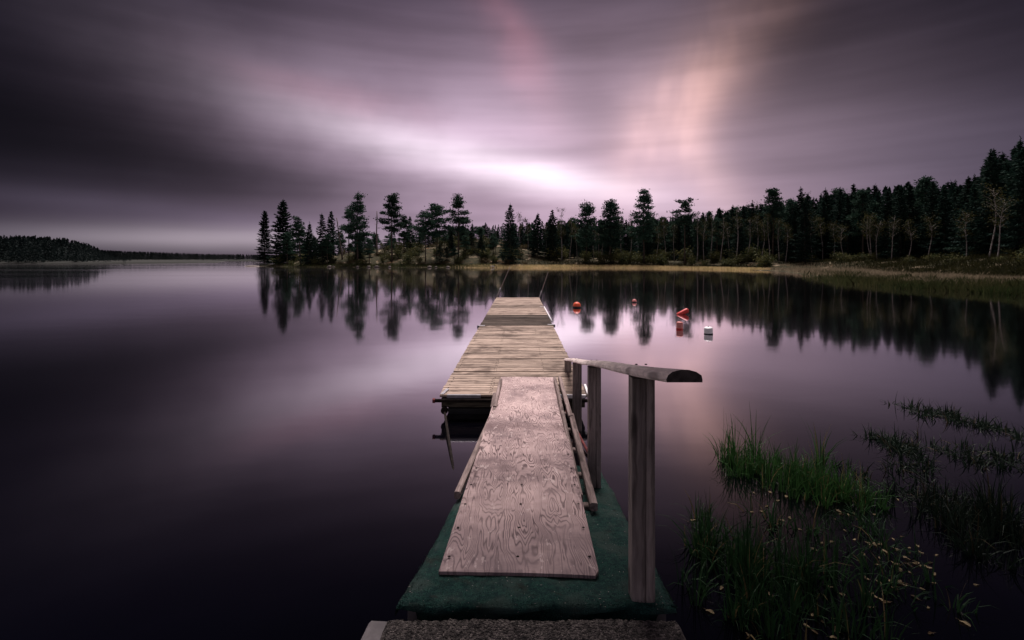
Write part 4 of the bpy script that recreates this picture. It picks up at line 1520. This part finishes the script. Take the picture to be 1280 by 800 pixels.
def build_poles(cx, HW, Y0, Y1, ZD):
    # two thin mooring rods at the far end
    for s, (dx, dy, dz), lab, col in ((-1, (.68, .0, 1.62), 'longer thin rod leaning over the far left corner of the jetty', 'snag'), (1, (.46, .0, 1.38), 'shorter thin rod leaning out from the far right corner of the jetty', 'snag')):
        p = Vector((cx(Y1) + s * (HW + .03) - .22, Y1 - .02, -.3))
        o = thing('mooring_rod', lab, 'mooring rod', p, group='mooring rods at the far end of the jetty')
        a = Vector((0, 0, 0)); b = Vector((dx * 1.25, dy, dz + .3))
        mb = MB(); tube(mb, [a, a.lerp(b, .5) + Vector((.01, 0, 0)), b], [.022, .018, .012], 8)
        put('shaft', mb.mesh('shaft', M[col], True), o)
        mb = MB(); tube(mb, [a.lerp(b, .30), a.lerp(b, .52)], [.028, .026], 8)
        put('sleeve', mb.mesh('sleeve', M['steel'], True), o)
        mb = MB(); lathe(mb, [(.03, -.05), (.038, -.03), (.038, .03), (.03, .05)], 10, Matrix.Translation(a.lerp(b, .28)))
        put('collar', mb.mesh('collar', M['rust'], True), o)
    # stays between the jetty and the slipway
    for p0, p1, mt, lab in (((cx(Y0) - HW + .07, Y0 - .03, .10), (-.46, 4.2, -.05), 'rust', 'black iron stay running from the left jetty corner into the dark water'),
                            ((.66, Y0 - .05, .12), (.86, 4.15, -.05), 'redpaint', 'red painted stay half hidden behind the rail posts')):
        o = thing('mooring_stay', lab, 'stay', p0)
        mb = MB()
        a, b = Vector((0, 0, 0)), Vector(p1) - Vector(p0)
        tube(mb, [a, a.lerp(b, .5), b], .015, 8)
        put('rod', mb.mesh('rod', M[mt], True), o)
        mb = MB(); lathe(mb, [(.02, -.03), (.045, -.02), (.045, .02), (.02, .03)], 12, Matrix.Rotation(R(90), 4, 'X'))
        put('eye', mb.mesh('eye', M['rust'], True), o)
    

def build_buoys():
    def ball(px, wl, rpx, mat, lab, band=None, squash=1.0):
        p = at(px, wl)
        r = rpx * p.y / F
        o = thing('buoy', lab, 'buoy', (p.x, p.y, 0), 0, 'mooring buoys beside the jetty')
        prof = [(max(.002, r * math.sin(a)), r * .42 - r * math.cos(a) * squash) for a in np.linspace(.05, math.pi - .05, 16)]
        mb = MB(); lathe(mb, prof, 24)
        fb_ = put('float_body', mb.mesh('float_body', M[mat], True), o)
        mb = MB()
        t = r * .42 + r * squash
        lathe(mb, [(r * .16, t - r * .06), (r * .16, t + r * .10), (r * .08, t + r * .16)], 12)
        cp = put('cap', mb.mesh('cap', M[mat], True), o)
        mb = MB()
        pts = [(r * .22 * math.cos(a), 0, t + r * .16 + r * .16 * math.sin(a)) for a in np.linspace(-.4, math.pi + .4, 10)]
        tube(mb, pts, r * .05, 6)
        put('rope_eye', mb.mesh('rope_eye', M['rope'], True), cp)
        if band:
            mb = MB()
            lathe(mb, [(r * 1.003 * math.sin(a), r * .42 - r * math.cos(a) * squash) for a in np.linspace(math.pi * .36, math.pi * .47, 5)], 24)
            put('band', mb.mesh('band', M[band], True), fb_)
    ball(721, 384.5, 5.0, 'orange', 'round bright orange buoy close to the far end of the jetty', 'darkband')
    ball(793, 378.0, 2.9, 'pink', 'smallest round buoy, faded pink with a dark middle, farthest out', 'darkband')
    # drum floats
    def drum(px, wl, wpx, hpx, mat, lab, band, tilt=(0, 0), z=.35, rz=0):
        p = at(px, wl)
        r = wpx / 2 * p.y / F
        h = hpx * p.y / F
        o = thing('buoy', lab, 'buoy', (p.x, p.y, 0), rz, 'mooring buoys beside the jetty')
        Mt = Matrix.Translation((0, 0, h * z)) @ Matrix.Rotation(tilt[0], 4, 'Y') @ Matrix.Rotation(tilt[1], 4, 'X')
        prof = [(r * .55, -h * .75), (r * .9, -h * .70), (r, -h * .58), (r, h * .40), (r * .96, h * .52), (r * .82, h * .60), (r * .4, h * .64), (.004, h * .645)]
        mb = MB(); lathe(mb, prof, 24, Mt)
        fb_ = put('float_body', mb.mesh('float_body', M[mat], True), o)
        mb = MB(); lathe(mb, [(r * 1.01, -h * .36), (r * 1.012, -h * .30), (r * 1.012, -h * .22), (r * 1.01, -h * .18)], 24, Mt)
        put('band', mb.mesh('band', M[band], True), fb_)
        mb = MB()
        lathe(mb, [(r * .12, h * .62), (r * .12, h * .72), (r * .05, h * .74)], 10, Mt)
        put('cap', mb.mesh('cap', M[band], True), o)
    drum(854, 393.0, 6.0, 11, 'redplastic', 'long red buoy lying tilted on the water', 'redplastic', (R(62), 0), .22)
    drum(849.5, 411.5, 8.2, 9.5, 'pink', 'upright buoy with a pale pink top and red sides', 'redplastic', (R(3), 0))
    drum(885.5, 417.5, 10.5, 9.0, 'whiteplastic', 'white drum-shaped buoy with a dark waterline, nearest of the buoys', 'darkband', (R(-4), R(6)))


# ================================================================== WATER PLANTS
def blades(mb, cx_, cy_, rx, ry, n, h0, h1, rs, bend=.35, w=.010, seg=4, lean=(0, 0), flop=.12):
    per = 12
    for k in range(int(n * 2.0)):
        if k % per == 0:
            a = rs.uniform(0, 6.283); q = math.sqrt(rs.uniform())
            tx, ty = cx_ + rx * q * math.cos(a), cy_ + ry * q * math.sin(a)
            th_ = rs.uniform(.7, 1.15)
        phi = rs.uniform(0, 6.283)
        ro = abs(rs.normal(0, .035))
        x, y = tx + ro * math.cos(phi), ty + ro * math.sin(phi)
        h = rs.uniform(h0, h1) * (1 - .3 * q) * th_
        b = abs(rs.normal(0, bend * 1.6))
        if rs.uniform() < flop * 1.6: b += rs.uniform(.6, 1.5)
        dx, dy = math.cos(phi), math.sin(phi)
        px_, py_ = -dy, dx
        ww = w * rs.uniform(.45, 1.5)
        tw = rs.uniform(0, 6.28)
        sx, sy = math.cos(tw), math.sin(tw)
        pts = []
        ang = 0.0
        X, Y, Z = x, y, -.06
        for j in range(seg + 1):
            pts.append((X, Y, max(Z, -.06)))
            l = h / seg
            th = b * ((j + 1) / seg) ** 1.4
            X += dx * math.sin(th) * l + lean[0] * l
            Y += dy * math.sin(th) * l + lean[1] * l
            Z += math.cos(th) * l
        V = []
        for j, (X, Y, Z) in enumerate(pts):
            t = j / seg
            k_ = ww * (1 - t ** 1.6) * .5 + .0006
            V += [(X - sx * k_, Y - sy * k_, Z), (X + sx * k_, Y + sy * k_, Z)]
        mb.add(V, [(2 * j, 2 * j + 1, 2 * j + 3, 2 * j + 2) for j in range(seg)], float(np.clip(rs.normal(.5, .25), 0, 1)))


def clump(name, spots, mat, label, cat, seed, group=None, **kw):
    rs = np.random.RandomState(seed)
    c = Vector((sum(s[0] for s in spots) / len(spots), sum(s[1] for s in spots) / len(spots), 0))
    mb = MB()
    for x, y, rx, ry, n, h0, h1 in spots: blades(mb, x, y, rx, ry, n, h0, h1, rs, **kw)
    o = put(name, mb.mesh(name, M[mat], False, c))
    o.location = c
    tag(o, label, cat, group)
    return o


def build_plants():
    def S(px, py, rx, ry, n, h0, h1):
        p = at(px, py)
        return (p.x, p.y, rx, ry, n, h0, h1)
    clump('grass_tussock', [S(925, 588, .16, .25, 70, .2, .52), S(975, 600, .26, .35, 210, .22, .50), S(1030, 612, .30, .36, 230, .22, .50), S(1065, 622, .18, .25, 110, .2, .42), S(910, 575, .10, .15, 26, .3, .62), S(1025, 585, .06, .1, 10, .5, .75), S(942, 575, .05, .1, 8, .45, .65)],
          'clump', 'bright green grass tussock growing out of the water right of the handrail', 'water grass', 1, 'grass tussocks in the shallows', bend=.4)
    clump('grass_tussock', [S(885, 690, .14, .2, 50, .25, .5), S(915, 700, .2, .25, 100, .25, .55), S(880, 655, .10, .12, 22, .2, .36), S(940, 730, .2, .2, 80, .25, .5), S(868, 745, .08, .15, 20, .3, .5)],
          'clump_dark', 'dim thin green tussock close beside the carpeted slipway', 'water grass', 2, 'grass tussocks in the shallows', bend=.35, flop=.2)
    clump('grass_tussock', [S(985, 720, .22, .25, 90, .25, .5), S(1035, 740, .25, .25, 90, .22, .5), S(960, 780, .22, .2, 90, .2, .45), S(1060, 790, .22, .2, 50, .2, .45)],
          'clump_dark', 'dark sparse tussock standing among floating leaves in front of the bright one', 'water grass', 3, 'grass tussocks in the shallows', bend=.4, flop=.2)
    clump('grass_tussock', [S(1165, 640, .24, .28, 80, .18, .42), S(1215, 650, .30, .3, 150, .22, .46), S(1265, 655, .3, .3, 120, .25, .5), S(1250, 690, .3, .25, 90, .2, .45)],
          'sprig', 'nearly black tussock rising from the water right of the bright green one', 'water grass', 4, 'grass tussocks in the shallows', bend=.45)
    clump('grass_tussock', [S(1085, 665, .25, .2, 40, .15, .34), S(1120, 705, .28, .25, 46, .14, .32), S(1075, 700, .2, .2, 36, .18, .36), S(1140, 750, .3, .22, 40, .15, .34), S(1005, 665, .22, .16, 36, .15, .34), S(950, 650, .16, .14, 26, .15, .34)],
          'clump_dark', 'thin straggling grass with pale leaves caught in it, between the bright and the black tussock', 'water grass', 5, 'grass tussocks in the shallows', bend=.6, flop=.3)
    # floating sprigs: short tufts strung along trailing stems
    def sprigs(path, label, seed, n=16):
        rs = np.random.RandomState(seed)
        pts = [at(*p) for p in path]
        mb = MB()
        st = []
        for k in range(n):
            q = k / (n - 1) * (len(pts) - 1)
            i = min(int(q), len(pts) - 2)
            p = pts[i].lerp(pts[i + 1], q - i) + Vector((rs.normal(0, .07), rs.normal(0, .16), 0))
            st.append(p + Vector((0, 0, .006)))
            for s in range(2):
                blades(mb, p.x + rs.normal(0, .07), p.y + rs.normal(0, .10), .03, .03, rs.randint(8, 15), .12, .30, rs, bend=.8, w=.013, seg=3, flop=.35)
        tube(mb, st, .004, 4)
        c = pts[0]
        o = put('water_sprigs', mb.mesh('water_sprigs', M['sprig'], False, c)); o.location = c
        tag(o, label, 'water plant', 'trailing water plants')
    sprigs([(1085, 548), (1110, 552), (1140, 566), (1160, 578)], 'dark trailing water plant reaching left towards open water above the bright tussock', 11, 18)
    sprigs([(1137, 512), (1160, 516), (1195, 520), (1230, 532), (1262, 545)], 'dark trailing water plant farthest out on the right', 12, 26)
    sprigs([(1195, 572), (1215, 575), (1240, 570), (1272, 576)], 'dark trailing water plant between the farthest one and the black tussock', 13, 16)
    sprigs([(1110, 615), (1135, 622), (1160, 612), (1165, 590)], 'dark bent sprigs bridging the bright tussock and the black tussock', 14, 16)
    # floating fallen leaves, each one a thing
    rs = np.random.RandomState(15)
    protos = []
    for k in range(5):
        mb = MB()
        n = 9
        V = [(0, 0, .004)]
        for j in range(n):
            a = 2 * math.pi * j / n
            r = (.5 + .5 * abs(math.cos(a)) ** .7) * (.030 + .004 * rs.normal())
            V.append((r * math.cos(a), r * .66 * math.sin(a), .005 + .004 * math.cos(2 * a + k)))
        mb.add(V, [(0, 1 + j, 1 + (j + 1) % n) for j in range(n)], rs.uniform())
        mb.add([(.03, -.0012, .005), (.052, -.0008, .004), (.052, .0008, .004), (.03, .0012, .005)], [(0, 1, 2, 3)], .2)
        protos.append(mb.mesh('leaf', M['float_leaf']))
    clusters = [(975, 618, 12, 6, 8), (965, 642, 12, 8, 7), (1060, 645, 22, 8, 10), (1100, 680, 16, 8, 10), (1130, 692, 24, 10, 16), (1150, 712, 24, 12, 12), (1030, 700, 30, 20, 8),
                (1115, 735, 25, 16, 12), (1140, 750, 18, 14, 8), (1050, 760, 30, 20, 10), (1035, 790, 22, 10, 10), (930, 745, 20, 20, 4), (867, 650, 3, 3, 1), (1222, 733, 10, 5, 2), (1160, 770, 30, 14, 4), (905, 790, 20, 8, 4), (1010, 660, 30, 10, 5), (1090, 628, 20, 8, 4)]
    for px, py, sx, sy, n in clusters:
        for k in range(int(n * .72 + .5)):
            p = at(px + rs.normal(0, sx), min(py + rs.normal(0, sy), 812))
            o = put('fallen_leaf', protos[rs.randint(5)])
            o.location = (p.x, p.y, .003)
            s = rs.uniform(.4, .85)
            o.scale = (s, s, s)
            o.rotation_euler = (rs.normal(0, .04), rs.normal(0, .04), rs.uniform(0, 6.28))
            tag(o, 'small pale fallen leaf floating among the water grass', 'leaf', 'fallen leaves floating among the water grass')
    # foam flecks / lily pads out on the lake
    

def build_shade_tree():
    """A big birch added out of view on the near bank to shade the pier head."""
    rs = np.random.RandomState(50)
    o = thing('added_shade_tree', 'large spreading birch added out of view on the bank to shade the head of the pier', 'tree', (6.2, -.4, .1))
    tr, cr = MB(), MB()
    def ax(t): return Vector((-3.6 * t * t, 6.4 * t * t, 10.2 * t))
    tube(tr, [ax(t) for t in np.linspace(0, 1, 10)], [.30 * (1 - t) ** .8 + .03 for t in np.linspace(0, 1, 10)], 9)
    P, D, L, W, T = [], [], [], [], []
    for k in range(84):
        t = rs.uniform(.60, .99)
        phi = rs.uniform(.9, 3.9)           # boughs aimed out over the lake to block the sun
        ln = rs.uniform(2.5, 7.0)
        d = Vector((math.cos(phi), math.sin(phi), .10 + .25 * t))
        p0 = ax(t)
        pts = [p0 + d * ln * q + Vector((0, 0, -.05 * ln * q * q)) for q in np.linspace(0, 1, 6)]
        tube(tr, pts, [.09 * (1 - .17 * j) + .01 for j in range(6)], 5, cap=False)
        for c in range(int(ln * 7)):
            q = rs.uniform(.15, 1.05)
            b = p0 + d * ln * q + Vector((rs.normal(0, .5), rs.normal(0, .5), rs.normal(0, .3) - .05 * ln * q * q))
            n = 16
            P.append(np.array(b) + rs.normal(0, .3, (n, 3))); D.append(rs.normal(size=(n, 3)))
            L.append(rs.uniform(.12, .24, n)); W.append(rs.uniform(.09, .17, n)); T.append(rs.uniform(0, 1, n))
    P, D, L, W, T = map(np.concatenate, (P, D, L, W, T))
    w = P + np.array([6.2, -.4, .1])
    keep = (w[:, 2] > np.maximum(5.6, 2.9 + .56 * w[:, 1])) & (w[:, 1] < SHADE_Y + .35 * np.maximum(0, w[:, 0] - 1.0))  # added crown trimmed to stay unseen and to end its shade
    diamonds(cr, P[keep], D[keep], L[keep], W[keep], T[keep], rs)
    put('trunk', tr.mesh('trunk', M['birch_trunk'], True), o)
    put('crown', cr.mesh('crown', M['birch']), o)


SHADE_Y = 7.3  # how far the added tree's crown, and so its shade, reaches

# ================================================================== BUILD
build_shade_tree()
build_water()
build_land()
build_ramp()
build_step()
build_gangway()
build_handrail()
J = build_jetty()
build_poles(*J)
build_buoys()
build_plants()
build_trees()
build_far_woods()
build_shore_grass()
build_rocks()

# ------------------------------------------------------------------ light
sl = bpy.data.lights.new('sun', 'SUN')
sl.energy = 4.4
sl.angle = R(28)
sl.color = (1.0, .90, .875)
so = bpy.data.objects.new('sun', sl)
COL.objects.link(so)
sd = Vector((math.sin(R(SUN_AZ)) * math.cos(R(SUN_EL)), math.cos(R(SUN_AZ)) * math.cos(R(SUN_EL)), math.sin(R(SUN_EL))))
so.rotation_euler = sd.to_track_quat('Z', 'Y').to_euler()
so.location = (0, 0, 60)

# ------------------------------------------------------------------ camera
cam = bpy.data.cameras.new('camera')
cam.sensor_width = 36
cam.lens = F / 1280 * 36
cam.shift_y = -(400 - HY) / 1280
cam.clip_start = .05
cam.clip_end = 4000
co_ = bpy.data.objects.new('camera', cam)
COL.objects.link(co_)
co_.location = (0, 0, CZ)
co_.rotation_euler = (R(90), 0, 0)
sc.camera = co_

vs = sc.view_settings
vs.view_transform = 'Standard'
vs.look = 'None'
vs.exposure = EXPO
vs.gamma = 1
vs.use_curve_mapping = False
sc.cycles.max_bounces = 6
sc.cycles.diffuse_bounces = 2
sc.cycles.glossy_bounces = 3
sc.cycles.transparent_max_bounces = 4
sc.cycles.sample_clamp_indirect = 4
